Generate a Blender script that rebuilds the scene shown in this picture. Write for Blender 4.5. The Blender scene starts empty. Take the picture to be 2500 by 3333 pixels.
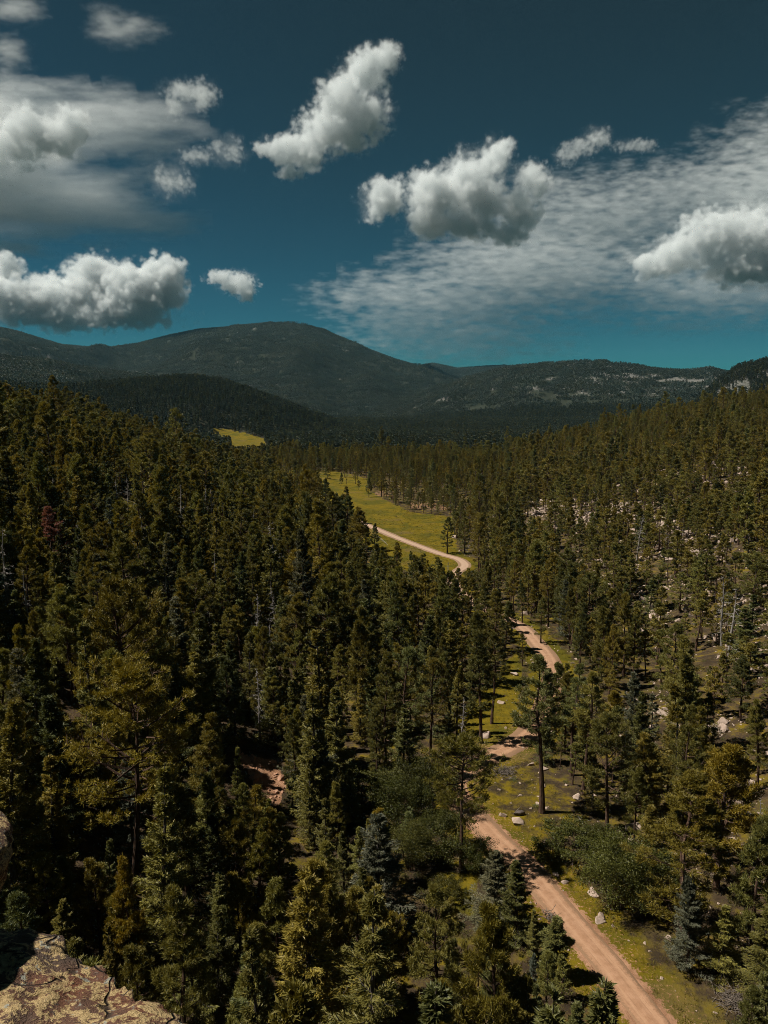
import bpy, math, random
import numpy as np
from mathutils import Vector, Matrix

S = bpy.context.scene
COL = S.collection
rad = math.radians

# ------------------------------------------------------------------ camera, sky, sun, exposure
F = 2518.0                      # focal length in pixels of the 2500 x 3333 photograph
CAMZ = 60.0                     # eye height above the valley road, metres
PITCH = math.atan(366.5 / F)
cam = bpy.data.cameras.new('camera')
cam_o = bpy.data.objects.new('camera', cam)
COL.objects.link(cam_o)
cam_o.location = (0, 0, CAMZ)
cam_o.rotation_euler = (math.pi / 2 - PITCH, 0, 0)
cam.sensor_fit = 'VERTICAL'; cam.sensor_height = 36; cam.lens = 36 * F / 3333
cam.clip_start = 0.1; cam.clip_end = 90000
S.camera = cam_o

SUN_AZ, SUN_EL = rad(-92), rad(56)
world = bpy.data.worlds.new('World'); S.world = world; world.use_nodes = True
wn = world.node_tree
bg = wn.nodes['Background']
sky = wn.nodes.new('ShaderNodeTexSky'); sky.sky_type = 'NISHITA'; sky.sun_disc = False
sky.sun_elevation = SUN_EL; sky.sun_rotation = SUN_AZ
sky.altitude = 2600; sky.air_density = 1.0; sky.dust_density = 0.15; sky.ozone_density = 2.5
# the thin, dry high-country air: per-channel response of the clear sky
sp = wn.nodes.new('ShaderNodeSeparateColor'); cb = wn.nodes.new('ShaderNodeCombineColor')
wn.links.new(sky.outputs[0], sp.inputs[0])
for i, (e, k) in enumerate(((.25, .172), (1.19, .250), (1.67, .096))):
    p = wn.nodes.new('ShaderNodeMath'); p.operation = 'POWER'; p.inputs[1].default_value = e
    m_ = wn.nodes.new('ShaderNodeMath'); m_.operation = 'MULTIPLY'; m_.inputs[1].default_value = k
    wn.links.new(sp.outputs[i], p.inputs[0]); wn.links.new(p.outputs[0], m_.inputs[0]); wn.links.new(m_.outputs[0], cb.inputs[i])
wn.links.new(cb.outputs[0], bg.inputs[0]); bg.inputs[1].default_value = 0.05

sun_l = bpy.data.lights.new('sun', 'SUN'); sun_o = bpy.data.objects.new('sun', sun_l); COL.objects.link(sun_o)
sun_l.energy = 5.0; sun_l.angle = rad(0.53); sun_l.color = (1.0, 0.93, 0.82)
SUN_DIR = Vector((math.sin(SUN_AZ) * math.cos(SUN_EL), math.cos(SUN_AZ) * math.cos(SUN_EL), math.sin(SUN_EL)))
sun_o.rotation_euler = SUN_DIR.to_track_quat('Z', 'Y').to_euler()
sun_o.location = (-60, 20, 140)

S.view_settings.view_transform = 'Standard'; S.view_settings.look = 'None'
S.view_settings.exposure = 0.4; S.view_settings.gamma = 1.0
S.render.engine = 'CYCLES'
cy = S.cycles
cy.max_bounces = 6; cy.diffuse_bounces = 3; cy.glossy_bounces = 1; cy.transmission_bounces = 3
cy.volume_bounces = 4; cy.volume_step_rate = 1.0; cy.volume_max_steps = 256
cy.caustics_reflective = False; cy.caustics_refractive = False
cy.use_adaptive_sampling = True; cy.adaptive_threshold = 0.02
cy.filter_width = 0.85
cy.use_denoising = True; cy.denoiser = 'OPENIMAGEDENOISE'; cy.denoising_input_passes = 'RGB_ALBEDO_NORMAL'; cy.denoising_prefilter = 'NONE'
cy.sample_clamp_indirect = 4.0

# ------------------------------------------------------------------ noise and terrain
def _hash(ix, iy, s):
    h = (ix.astype(np.int64) * 374761393 + iy.astype(np.int64) * 668265263 + s * 1442695041) & 0x7fffffff
    h = ((h ^ (h >> 13)) * 1274126177) & 0x7fffffff
    h = (h ^ (h >> 16)) & 0xffff
    return h / 65535.0
def vnoise(x, y, s=0):
    x = np.asarray(x, float); y = np.asarray(y, float)
    ix = np.floor(x); iy = np.floor(y); fx = x - ix; fy = y - iy
    fx = fx * fx * fx * (fx * (fx * 6 - 15) + 10); fy = fy * fy * fy * (fy * (fy * 6 - 15) + 10)
    a = _hash(ix, iy, s); b = _hash(ix + 1, iy, s); c = _hash(ix, iy + 1, s); d = _hash(ix + 1, iy + 1, s)
    return (a + (b - a) * fx) * (1 - fy) + (c + (d - c) * fx) * fy
def fbm(x, y, s=0, o=4):
    t = 0; a = .5; n = 0
    for k in range(o):
        t = t + a * vnoise(x, y, s + k * 17); n += a; a *= .5
        x = x * 2.03 + 13.7; y = y * 2.03 - 7.1
    return t / n
def ridged(x, y, s=0, o=4):
    t = 0; a = .5; n = 0
    for k in range(o):
        t = t + a * (1 - np.abs(2 * vnoise(x, y, s + k * 17) - 1)); n += a; a *= .5
        x = x * 2.03 + 13.7; y = y * 2.03 - 7.1
    return t / n
def sstep(a, b, x):
    t = np.clip((x - a) / (b - a), 0, 1); return t * t * (3 - 2 * t)

CP, SP = math.cos(PITCH), math.sin(PITCH)
def ray(px, py):
    a = (px - 1250) / F; b = -(py - 1666.5) / F
    return np.array([a, CP + b * SP, -SP + b * CP])
def project(x, y, z):
    """world -> photograph pixels (used only to keep the road and meadow clear of trunks)"""
    z = z - CAMZ
    d = y * CP - z * SP; u = y * SP + z * CP
    d = np.maximum(d, .01)
    return 1250 + F * x / d, 1666.5 - F * u / d, d
def az_el(px, py):
    v = ray(px, py); return math.atan2(v[0], v[1]), v[2] / math.hypot(v[0], v[1])

# road centre line, world metres: traced where it runs on the valley floor (z = 0)
ROADPX = [(2215, 3440), (2128, 3333), (1988, 3151), (1853, 2993), (1770, 2895), (1702, 2812), (1604, 2722), (1551, 2662), (1500, 2612),
          (1468, 2570), (1478, 2530), (1545, 2488), (1627, 2447), (1702, 2405), (1752, 2350), (1788, 2270), (1800, 2200), (1785, 2139), (1740, 2086), (1710, 2049),
          (1672, 2026), (1627, 2003), (1581, 1981), (1540, 1965), (1500, 1930), (1476, 1895), (1484, 1864), (1508, 1848), (1513, 1836), (1491, 1819), (1438, 1804), (1363, 1777),
          (1295, 1751), (1250, 1732), (1189, 1706), (1100, 1668), (1010, 1625), (930, 1585), (842, 1550), (770, 1520), (700, 1490)]
def flat(px, py, z=0.0):
    v = ray(px, py); t = (z - CAMZ) / v[2]; return (v[0] * t, v[1] * t)
_rp = np.array([flat(*p) for p in ROADPX])
def catmull(P, n):
    P = np.vstack([2 * P[0] - P[1], P, 2 * P[-1] - P[-2]]); out = []
    for i in range(1, len(P) - 2):
        t = np.linspace(0, 1, n, endpoint=False)[:, None]; a, b, c, d = P[i - 1], P[i], P[i + 1], P[i + 2]
        out.append(.5 * (2 * b + (c - a) * t + (2 * a - 5 * b + 4 * c - d) * t ** 2 + (3 * b - a - 3 * c + d) * t ** 3))
    return np.vstack(out + [P[-2][None]])
ROAD = catmull(_rp, 24)
# resample evenly and smooth
_s = np.concatenate([[0], np.cumsum(np.hypot(*np.diff(ROAD, axis=0).T))])
_n = int(_s[-1] / 1.0); _t = np.linspace(0, _s[-1], _n)
ROAD = np.stack([np.interp(_t, _s, ROAD[:, 0]), np.interp(_t, _s, ROAD[:, 1])], 1)
for _ in range(6):
    ROAD[1:-1] = .25 * ROAD[:-2] + .5 * ROAD[1:-1] + .25 * ROAD[2:]
def road_dist(x, y):
    x = np.asarray(x, float); y = np.asarray(y, float); sh = x.shape; x = x.ravel(); y = y.ravel()
    d = np.full(x.shape, 1e9)
    near = (y < 760) & (y > 30) & (np.abs(x) < 330)
    idx = np.nonzero(near)[0]; R = ROAD[::2]
    for k in range(0, len(idx), 4000):
        j = idx[k:k + 4000]
        d[j] = np.sqrt(((x[j][:, None] - R[None, :, 0]) ** 2 + (y[j][:, None] - R[None, :, 1]) ** 2).min(1))
    return d.reshape(sh)

YF = [0, 50, 104, 180, 280, 375, 450, 560, 660, 800, 1000, 1400, 3000]
XR = [75, 62, 42, 58, 50, 50, 52, 55, 60, 150, 420, 1200, 4000]     # foot of the rocky slope
YL = [0, 50, 104, 180, 280, 350, 450, 550, 700, 1000, 1400, 3000]
XL = [26, 16, -14, -2, -15, -45, -66, -85, -170, -420, -900, -4000]  # foot of the forested bank

def layer(pts):
    a = [az_el(*p) for p in pts]; return np.array([q[0] for q in a]), np.array([q[1] for q in a])
LAYERS = [  # crest outline, distance, width in front, width behind
    (layer([(-900, 1110), (-300, 1050), (0, 1065), (60, 1078), (200, 1120), (330, 1132), (420, 1125), (550, 1090), (650, 1070), (780, 1061), (880, 1049), (950, 1055), (1040, 1068), (1120, 1100),
            (1200, 1136), (1280, 1165), (1370, 1192), (1500, 1230), (1700, 1290), (2000, 1330)]), 6600, 4300, 3000, 110),
    (layer([(1000, 1300), (1250, 1230), (1340, 1192), (1410, 1180), (1490, 1197), (1560, 1191), (1640, 1187), (1720, 1200), (1900, 1240), (2200, 1290)]), 7300, 2500, 2500, 30),
    (layer([(1150, 1345), (1300, 1300), (1450, 1245), (1600, 1203), (1660, 1190), (1750, 1180), (1900, 1170), (1960, 1170), (2050, 1181), (2150, 1198), (2250, 1201), (2310, 1193), (2370, 1208), (2450, 1250), (2700, 1300), (3300, 1280)]), 3400, 1700, 1500, 28),
    (layer([(2150, 1370), (2280, 1290), (2340, 1225), (2400, 1188), (2450, 1173), (2500, 1160), (2700, 1110), (3300, 1060)]), 1900, 900, 1000, 14),
    (layer([(-900, 1090), (-300, 1130), (0, 1152), (150, 1168), (300, 1196), (450, 1212), (560, 1225), (700, 1285), (850, 1360)]), 2900, 1300, 1500, 22),
    (layer([(-900, 1230), (-200, 1235), (0, 1246), (150, 1252), (300, 1244), (450, 1230), (560, 1222), (640, 1220), (720, 1232), (800, 1258), (900, 1294), (1000, 1332), (1100, 1368), (1200, 1396), (1320, 1425), (1450, 1455)]), 1560, 560, 800, 10),
]
def height(x, y, detail=True):
    x = np.asarray(x, float); y = np.asarray(y, float)
    r = np.hypot(x, y); az = np.arctan2(x, y)
    rd = road_dist(x, y); flatw = sstep(4, 22, rd)
    base = np.interp(r, [0, 1150, 1500, 2000, 3000, 9000], [0, 0, -8, -24, -24, -10])
    w = sstep(0, 60, y + 40)
    dr = x - np.interp(y, YF, XR); dl = np.interp(y, YL, XL) - x
    zr = .29 * np.where(dr > 0, dr * dr / (dr + 14), 0); zl = .40 * np.where(dl > 0, dl * dl / (dl + 12), 0)
    zr = 72 * (1 - np.exp(-zr / 72 - .35 * (zr / 72) ** 2)); zl = 58 * (1 - np.exp(-zl / 58 - .4 * (zl / 58) ** 2))
    near = (zr + zl)
    near = near + flatw * ((fbm(x / 38, y / 38, 3, 4) - .5) * 7.0 * sstep(0, 40, np.maximum(dr, dl)) + (fbm(x / 9, y / 9, 5, 3) - .5) * 1.2)
    # rocky spurs on the right slope
    near = near + sstep(10, 80, dr) * (ridged(x / 55 + .3, y / 70, 9, 3) - .6) * 9 * flatw
    # hill the camera stands on
    rc = np.hypot(x + 12, y + 16)
    near = near + 46 * np.exp(-(rc / 32) ** 2)
    z = near + base
    far = np.full(x.shape, -1e9)
    for (a, e), R, wf, wb, amp in LAYERS:
        el = np.interp(az, a, e)
        wob = 1 + .16 * (fbm(az * 6 + R, az * 0 + 3.3, 21, 3) - .5)
        R2 = R * wob
        crest = CAMZ + el * R2 - 10.0
        b0 = -26.0
        t = np.where(r < R2, (R2 - r) / wf, (r - R2) / wb)
        s = np.where(t < 1, .5 + .5 * np.cos(np.pi * np.clip(t, 0, 1)), 0)
        s = np.where(r < R2, .55 * s + .45 * np.clip(1 - t, 0, 1) ** 1.15, s)
        n = (ridged(x / (R * .11), y / (R * .11), 31 + int(R), 4) - .62) * amp * 3.2 * s * sstep(0.0, .45, np.abs(t))
        ll = b0 + (crest - b0) * s + n
        far = np.maximum(far, np.where(s > 0, ll, -1e9))
    k = np.maximum(18.0, .01 * r)
    h = np.clip(.5 + .5 * (far - z) / k, 0, 1)
    z2 = z * (1 - h) + far * h + k * h * (1 - h) * .5
    z = np.where(far > -1e8, z2, z)
    return z
def gz(x, y):
    return float(height(np.array([x]), np.array([y]))[0])
def ground_hit(px, py, ymin=30, ymax=1500):
    """march a sight line to the terrain so a thing can be given its real distance"""
    v = ray(px, py); ts = np.geomspace(ymin, ymax, 700) / v[1]
    P = v[None] * ts[:, None]; hz = height(P[:, 0], P[:, 1]); zz = P[:, 2] + CAMZ
    k = np.nonzero(zz < hz)[0]
    k = k[0] if len(k) else len(ts) - 1
    return P[k, 0], P[k, 1], hz[k]

# ------------------------------------------------------------------ materials
def mat(name):
    m = bpy.data.materials.new(name); m.use_nodes = True; nt = m.node_tree; b = nt.nodes['Principled BSDF']
    b.inputs['Specular IOR Level'].default_value = 0.2; b.inputs['Roughness'].default_value = 0.85
    return m, nt, b
class NB:
    def __init__(s, nt): s.nt = nt
    def n(s, t, **k):
        o = s.nt.nodes.new(t)
        for a, v in k.items(): setattr(o, a, v)
        return o
    def put(s, sock, v):
        if v is None: return
        if isinstance(v, (int, float)): sock.default_value = v
        elif isinstance(v, tuple): sock.default_value = v if len(v) == len(sock.default_value) else (*v, 1)
        else: s.nt.links.new(v, sock)
    def math(s, op, a, b=None, c=None, clamp=False):
        o = s.n('ShaderNodeMath', operation=op, use_clamp=clamp)
        for i, v in enumerate((a, b, c)): s.put(o.inputs[i], v)
        return o.outputs[0]
    def mix(s, f, a, b, blend='MIX'):
        o = s.n('ShaderNodeMix', data_type='RGBA', blend_type=blend)
        s.put(o.inputs[0], f); s.put(o.inputs[6], a); s.put(o.inputs[7], b); return o.outputs[2]
    def noise(s, vec, sc, det=4, rough=.55, dist=0):
        o = s.n('ShaderNodeTexNoise'); s.put(o.inputs['Vector'], vec); s.put(o.inputs['Scale'], sc); s.put(o.inputs['Detail'], det); s.put(o.inputs['Roughness'], rough); s.put(o.inputs['Distortion'], dist)
        return o.outputs[0]
    def ramp(s, f, a, b, lo=0., hi=1.):
        o = s.n('ShaderNodeMapRange', interpolation_type='SMOOTHSTEP'); s.put(o.inputs[0], f)
        for i, v in enumerate((a, b, lo, hi)): s.put(o.inputs[i + 1], v)
        return o.outputs[0]
    def bump(s, h, strength, dist, normal=None):
        o = s.n('ShaderNodeBump'); s.put(o.inputs['Strength'], strength); s.put(o.inputs['Distance'], dist); s.put(o.inputs['Height'], h)
        if normal: s.put(o.inputs['Normal'], normal)
        return o.outputs[0]

def foliage(name, c1, c2, trans=.24, vary=.35):
    m = bpy.data.materials.new(name); m.use_nodes = True; nt = m.node_tree; nt.nodes.clear(); q = NB(nt)
    out = q.n('ShaderNodeOutputMaterial'); g = q.n('ShaderNodeNewGeometry'); oi = q.n('ShaderNodeObjectInfo')
    col = q.mix(g.outputs['Random Per Island'], c1, c2)
    v = q.math('MULTIPLY_ADD', oi.outputs['Random'], vary * 1.6, 1 - vary * .8)
    cc = q.n('ShaderNodeCombineColor')
    r2 = q.math('FRACT', q.math('MULTIPLY', oi.outputs['Random'], 7.31))
    q.put(cc.inputs[0], q.math('MULTIPLY', v, q.math('MULTIPLY_ADD', r2, .24, .86))); q.put(cc.inputs[1], v)
    q.put(cc.inputs[2], q.math('MULTIPLY', v, q.math('MULTIPLY_ADD', r2, -.4, 1.2)))
    col = q.mix(1.0, col, cc.outputs[0], 'MULTIPLY')
    d = q.n('ShaderNodeBsdfDiffuse'); t = q.n('ShaderNodeBsdfTranslucent'); gl = q.n('ShaderNodeBsdfGlossy')
    q.put(d.inputs[0], col); q.put(t.inputs[0], q.mix(1.0, col, (1.0, .9, .35, 1), 'MULTIPLY')); q.put(gl.inputs[0], (.7, .7, .7, 1)); gl.inputs['Roughness'].default_value = .5
    a = q.n('ShaderNodeMixShader'); a.inputs[0].default_value = trans; nt.links.new(d.outputs[0], a.inputs[1]); nt.links.new(t.outputs[0], a.inputs[2])
    b = q.n('ShaderNodeMixShader'); b.inputs[0].default_value = .025; nt.links.new(a.outputs[0], b.inputs[1]); nt.links.new(gl.outputs[0], b.inputs[2])
    nt.links.new(b.outputs[0], out.inputs[0])
    return m
FOL = {
    'olive': foliage('needles_olive', (.128, .112, .023), (.240, .200, .044)),
    'yellow': foliage('needles_yellow_olive', (.145, .116, .014), (.240, .188, .028)),
    'dark': foliage('needles_dark_green', (.090, .092, .027), (.175, .165, .048)),
    'blue': foliage('needles_blue_grey', (.078, .084, .056), (.155, .158, .105)),
    'rust': foliage('needles_dead_red', (.20, .075, .055), (.32, .13, .09)),
    'oak': foliage('oak_leaves', (.043, .044, .007), (.090, .086, .014), .2),
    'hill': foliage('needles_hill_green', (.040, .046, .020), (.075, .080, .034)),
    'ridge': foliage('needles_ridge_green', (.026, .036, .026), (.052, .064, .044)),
    'teal': foliage('needles_cloud_shaded_green', (.018, .028, .020), (.042, .054, .036)),  # far conifers: cloud shade put into the needle colour, hence so dark
}
def bark(name, c1, c2, sc=9):
    m, nt, b = mat(name); q = NB(nt); tc = q.n('ShaderNodeTexCoord')
    mp = q.n('ShaderNodeMapping'); mp.inputs['Scale'].default_value = (1, 1, .22); nt.links.new(tc.outputs['Object'], mp.inputs[0])
    n = q.noise(mp.outputs[0], sc, 5, .65)
    q.put(b.inputs['Base Color'], q.mix(q.ramp(n, .35, .65), c1, c2)); q.put(b.inputs['Normal'], q.bump(n, .8, .05))
    return m
BARK = bark('pine_bark', (.035, .022, .015), (.11, .065, .042))
GREYBARK = bark('weathered_grey_wood', (.15, .135, .12), (.34, .31, .28), 6)
FIRBARK = bark('fir_bark', (.04, .032, .026), (.10, .082, .068))

def ground_material():
    m, nt, b = mat('forest_ground'); q = NB(nt)
    geo = q.n('ShaderNodeNewGeometry'); P = geo.outputs['Position']
    def attr(n):
        a = q.n('ShaderNodeAttribute'); a.attribute_name = n; return a.outputs['Fac']
    big = q.noise(P, .035, 4, .6); mid = q.noise(P, .35, 5, .65); fine = q.noise(P, 2.6, 5, .7); vf = q.noise(P, 9, 3, .7)
    litter = q.mix(q.ramp(mid, .35, .68), (.034, .024, .014), (.090, .060, .036))
    litter = q.mix(q.ramp(fine, .52, .72, 0, .75), litter, (.085, .072, .014))
    litter = q.mix(attr('far_shade_tone'), litter, (.022, .028, .018))  # distant ground: cloud shade painted in as a darker green
    grass = q.mix(q.ramp(mid, .3, .7), (.082, .066, .005), (.148, .108, .006))
    grass = q.mix(q.ramp(fine, .45, .75, 0, .7), grass, (.175, .112, .010))
    grass = q.mix(q.ramp(q.noise(P, .07, 5, .65, .6), .45, .62, 0, .75), grass, (.055, .056, .006))
    grass = q.mix(q.ramp(q.noise(P, .045, 4, .6), .56, .66, 0, .6), grass, (.120, .085, .030))
    ga = q.math('ADD', attr('grass'), q.math('MULTIPLY', q.math('SUBTRACT', mid, .5), 1.1))
    c = q.mix(q.ramp(ga, .36, .62), litter, grass)
    da = q.math('ADD', attr('dirt'), q.math('MULTIPLY', q.math('SUBTRACT', fine, .5), 1.3))
    dirt = q.mix(q.ramp(mid, .35, .65), (.20, .105, .058), (.36, .205, .125))
    c = q.mix(q.ramp(da, .42, .62), c, dirt)
    vo = q.n('ShaderNodeTexVoronoi'); q.put(vo.inputs['Vector'], P); vo.inputs['Scale'].default_value = 1.1; vo.inputs['Detail'].default_value = 2
    stone = q.mix(q.ramp(vf, .3, .7), (.15, .10, .075), (.34, .25, .205))
    stone = q.mix(q.ramp(vo.outputs['Distance'], .25, .6, 0, .85), stone, (.06, .042, .03))
    stone = q.mix(attr('far_shade_tone'), stone, (.125, .125, .115))
    sa = q.math('ADD', attr('scree'), q.math('MULTIPLY', q.math('SUBTRACT', q.noise(P, .16, 5, .7), .5), 1.7))
    c = q.mix(q.ramp(sa, .48, .66), c, stone)
    q.put(b.inputs['Base Color'], c)
    hgt = q.math('ADD', q.math('MULTIPLY', fine, .6), q.math('MULTIPLY', mid, 1.0))
    q.put(b.inputs['Normal'], q.bump(hgt, .7, .5)); b.inputs['Roughness'].default_value = .95; b.inputs['Specular IOR Level'].default_value = .1
    return m

# ------------------------------------------------------------------ mesh helpers
def mesh_from(name, V, Fc, mats, midx=None, smooth=False):
    me = bpy.data.meshes.new(name)
    V = np.asarray(V, np.float32)
    if isinstance(Fc, np.ndarray): Fl = [Fc]
    else: Fl = Fc
    nl = sum(f.size for f in Fl); nf = sum(len(f) for f in Fl)
    me.vertices.add(len(V)); me.vertices.foreach_set('co', V.ravel())
    me.loops.add(nl); me.polygons.add(nf)
    me.loops.foreach_set('vertex_index', np.concatenate([f.ravel() for f in Fl]).astype(np.int32))
    tot = np.concatenate([np.full(len(f), f.shape[1]) for f in Fl]).astype(np.int32)
    st = np.concatenate([[0], np.cumsum(tot)[:-1]]).astype(np.int32)
    me.polygons.foreach_set('loop_start', st); me.polygons.foreach_set('loop_total', tot)
    if midx is not None: me.polygons.foreach_set('material_index', np.asarray(midx, np.int32))
    me.polygons.foreach_set('use_smooth', np.full(nf, smooth))
    for m in mats: me.materials.append(m)
    me.update(calc_edges=True)
    return me
def link(name, data, parent=None, loc=None):
    o = bpy.data.objects.new(name, data); COL.objects.link(o)
    if parent: o.parent = parent
    if loc is not None: o.location = loc
    return o
def tag(o, label=None, cat=None, group=None, kind=None):
    if label: o['label'] = label
    if cat: o['category'] = cat
    if group: o['group'] = group
    if kind: o['kind'] = kind
    return o
class Geo:
    """collects tubes and blades as arrays"""
    def __init__(s): s.V = []; s.T = []; s.Q = []; s.n = 0
    def add(s, V, T=None, Q=None):
        V = np.asarray(V, float)
        if T is not None: s.T.append(np.asarray(T) + s.n)
        if Q is not None: s.Q.append(np.asarray(Q) + s.n)
        s.V.append(V); s.n += len(V)
    def tube(s, pts, rads, k=5):
        pts = np.asarray(pts, float); n = len(pts); d = np.gradient(pts, axis=0); d /= np.linalg.norm(d, axis=1)[:, None] + 1e-9
        up = np.where(np.abs(d[:, 2:3]) > .9, np.array([[1., 0, 0]]), np.array([[0, 0, 1.]]))
        a = np.cross(d, up); a /= np.linalg.norm(a, axis=1)[:, None] + 1e-9; b = np.cross(d, a)
        th = np.arange(k) / k * 2 * np.pi
        V = pts[:, None] + np.asarray(rads)[:, None, None] * (a[:, None] * np.cos(th)[None, :, None] + b[:, None] * np.sin(th)[None, :, None])
        i = np.arange(n - 1)[:, None] * k; j = np.arange(k)[None]; j2 = (j + 1) % k
        Q = np.stack([i + j, i + j2, i + k + j2, i + k + j], -1).reshape(-1, 4)
        s.add(V.reshape(-1, 3), Q=Q)
    def blades(s, base, dirs, L, W, rng):
        """triangles: base edge W wide at base, tip along dirs*L"""
        n = len(base); r = rng.normal(size=(n, 3)); a = np.cross(dirs, r); a /= np.linalg.norm(a, axis=1)[:, None] + 1e-9
        L = np.broadcast_to(L, (n,))[:, None]; W = np.broadcast_to(W, (n,))[:, None]
        V = np.stack([base + dirs * L * .35 - a * W * .5, base + dirs * L * .35 + a * W * .5, base + dirs * L, base], 1).reshape(-1, 3)
        i = np.arange(n)[:, None] * 4
        s.add(V, T=np.concatenate([i + np.array([[0, 1, 2]]), i + np.array([[1, 0, 3]])]))
    def arrays(s):
        V = np.vstack(s.V); Fl = []
        if s.T: Fl.append(np.vstack(s.T))
        if s.Q: Fl.append(np.vstack(s.Q))
        return V, Fl
    def mesh(s, name, m, smooth=False):
        V, Fl = s.arrays(); return mesh_from(name, V, Fl, [m], smooth=smooth)
def join(name, geos, mats, smooth=None):
    V = []; Fl = []; mi = []; n = 0
    for k, g in enumerate(geos):
        v, fl = g.arrays(); V.append(v)
        for f in fl: Fl.append(f + n); mi.append(np.full(len(f), k))
        n += len(v)
    return mesh_from(name, np.vstack(V), Fl, mats, np.concatenate(mi))
def unit(v): return v / (np.linalg.norm(v, axis=-1, keepdims=True) + 1e-9)

# ------------------------------------------------------------------ ground sheet, road
def points_in(poly, x, y):
    x = np.asarray(x); y = np.asarray(y); c = np.zeros(x.shape, bool); n = len(poly)
    for i in range(n):
        x1, y1 = poly[i]; x2, y2 = poly[(i + 1) % n]
        if y1 == y2: continue
        c ^= ((y1 > y) != (y2 > y)) & (x < (x2 - x1) * (y - y1) / (y2 - y1) + x1)
    return c
def gpoly(px): return [tuple(ground_hit(*p)[:2]) for p in px]
MEADOW = gpoly([(1035, 1568), (1085, 1566), (1190, 1592), (1240, 1625), (1330, 1668), (1470, 1685), (1485, 1790), (1540, 1830), (1500, 1880), (1330, 1860), (1220, 1810), (1150, 1720), (1040, 1640)])
VERGE = gpoly([(1600, 2520), (1720, 2500), (1850, 2600), (1870, 2690), (1740, 2760), (1930, 2930), (2130, 3020), (2200, 3140), (2400, 3333), (1990, 3333), (1750, 2950), (1500, 2640)])
GLADE = gpoly([(1420, 2850), (1560, 2830), (1540, 2980), (1440, 3000)])
GLADE2 = gpoly([(1480, 2340), (1590, 2210), (1690, 2120), (1700, 2230), (1650, 2400), (1560, 2460), (1500, 2430)])
FARMEADOW = gpoly([(690, 1398), (745, 1402), (860, 1428), (875, 1462), (770, 1466), (715, 1432)])
STRIP = gpoly([(640, 1512), (700, 1500), (860, 1545), (850, 1560), (720, 1535)])
PARK = gpoly([(900, 1530), (1080, 1535), (1200, 1560), (1200, 1600), (1000, 1580), (900, 1560)])
BARE = gpoly([(1215, 1600), (1290, 1606), (1300, 1622), (1225, 1618)]); BARE2 = gpoly([(1330, 1636), (1440, 1640), (1470, 1665), (1340, 1660)])
RIM = gpoly([(1180, 1560), (1400, 1575), (1600, 1630), (1620, 1800), (1540, 1840), (1470, 1690), (1300, 1640), (1180, 1595)])
GULLY = gpoly([(765, 2440), (900, 2480), (930, 2560), (905, 2640), (830, 2560)])
LEFTGRASS = gpoly([(380, 1620), (500, 1630), (520, 1740), (400, 1730)])
OPEN = [MEADOW, VERGE, GLADE, GLADE2, FARMEADOW, STRIP]

def bareness(x, y, r, az):
    return fbm(x / 300, y / 300, 71, 3) * .9 + fbm(x / 27, y / 27, 72, 3) * 1.3 - 1.25 + (r < 4200) * sstep(.02, .12, az) * (.16 + .24 * sstep(.1, .2, az))
def build_ground():
    az = np.concatenate([np.radians(np.arange(-36, 36.01, .17)), np.radians(np.arange(39, 321.1, 4))])
    r = np.concatenate([[0.01, 2, 5], np.geomspace(8, 9600, 600), [10500, 12000]])
    A, Rr = np.meshgrid(az, r); X = Rr * np.sin(A); Y = Rr * np.cos(A)
    Z = height(X, Y)
    nA, nR = len(az), len(r)
    i = np.arange(nR - 1)[:, None] * nA; j = np.arange(nA)[None]; j2 = (j + 1) % nA
    Q = np.stack([i + j, i + nA + j, i + nA + j2, i + j2], -1).reshape(-1, 4)
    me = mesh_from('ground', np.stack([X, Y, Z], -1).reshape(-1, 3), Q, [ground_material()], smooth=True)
    x, y = X.ravel(), Y.ravel(); rr = np.hypot(x, y)
    rd = road_dist(x, y)
    g = np.zeros(x.shape)
    for p, w in ((MEADOW, 1), (VERGE, .5), (GLADE, .6), (GLADE2, .75), (FARMEADOW, 1.2), (STRIP, 1), (PARK, .75), (LEFTGRASS, .8)):
        g = np.maximum(g, points_in(p, x, y) * w)
    g = np.maximum(g, .75 * (1 - sstep(3, 9, rd)))
    dr = x - np.interp(y, YF, XR); dl = np.interp(y, YL, XL) - x
    g = np.maximum(g, .42 * ((dr < 10) & (dl < 5) & (y < 700)))
    g = np.maximum(g, .30 * (y < 900)); g = np.maximum(g, .40 * (dr > 0) * (y < 900))
    sc = sstep(4, 45, dr) * (y < 800) * (.15 + .48 * (fbm(x / 26, y / 26, 44, 3)))
    sc = np.where((dr > -12) & (dr < 4) & (y < 200), .22, sc)
    # bare rock on the far ridges
    azv = np.arctan2(x, y); z = Z.ravel()
    far = sstep(2400, 2700, rr) * sstep(.0, .45, bareness(x, y, rr, azv))
    sc = np.maximum(sc, far * .85)
    far2 = (rr > 1300) * (rr < 2300) * (azv > .36) * .6
    sc = np.maximum(sc, far2)
    dirt = .9 * (1 - sstep(1.3, 2.6, rd)) + .40 * (1 - sstep(3, 12, rd)) * (y < 150)
    dirt = np.maximum(dirt, points_in(GULLY, x, y) * 1.0); dirt = np.maximum(dirt, .5 * (points_in(BARE, x, y) | points_in(BARE2, x, y)))
    for nme, arr in (('grass', g), ('scree', sc), ('dirt', dirt), ('far_shade_tone', sstep(800, 1500, rr) * .95)):
        a = me.attributes.new(nme, 'FLOAT', 'POINT'); a.data.foreach_set('value', arr.astype(np.float32))
    o = link('ground', me); tag(o, kind='structure'); return o
build_ground()

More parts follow.
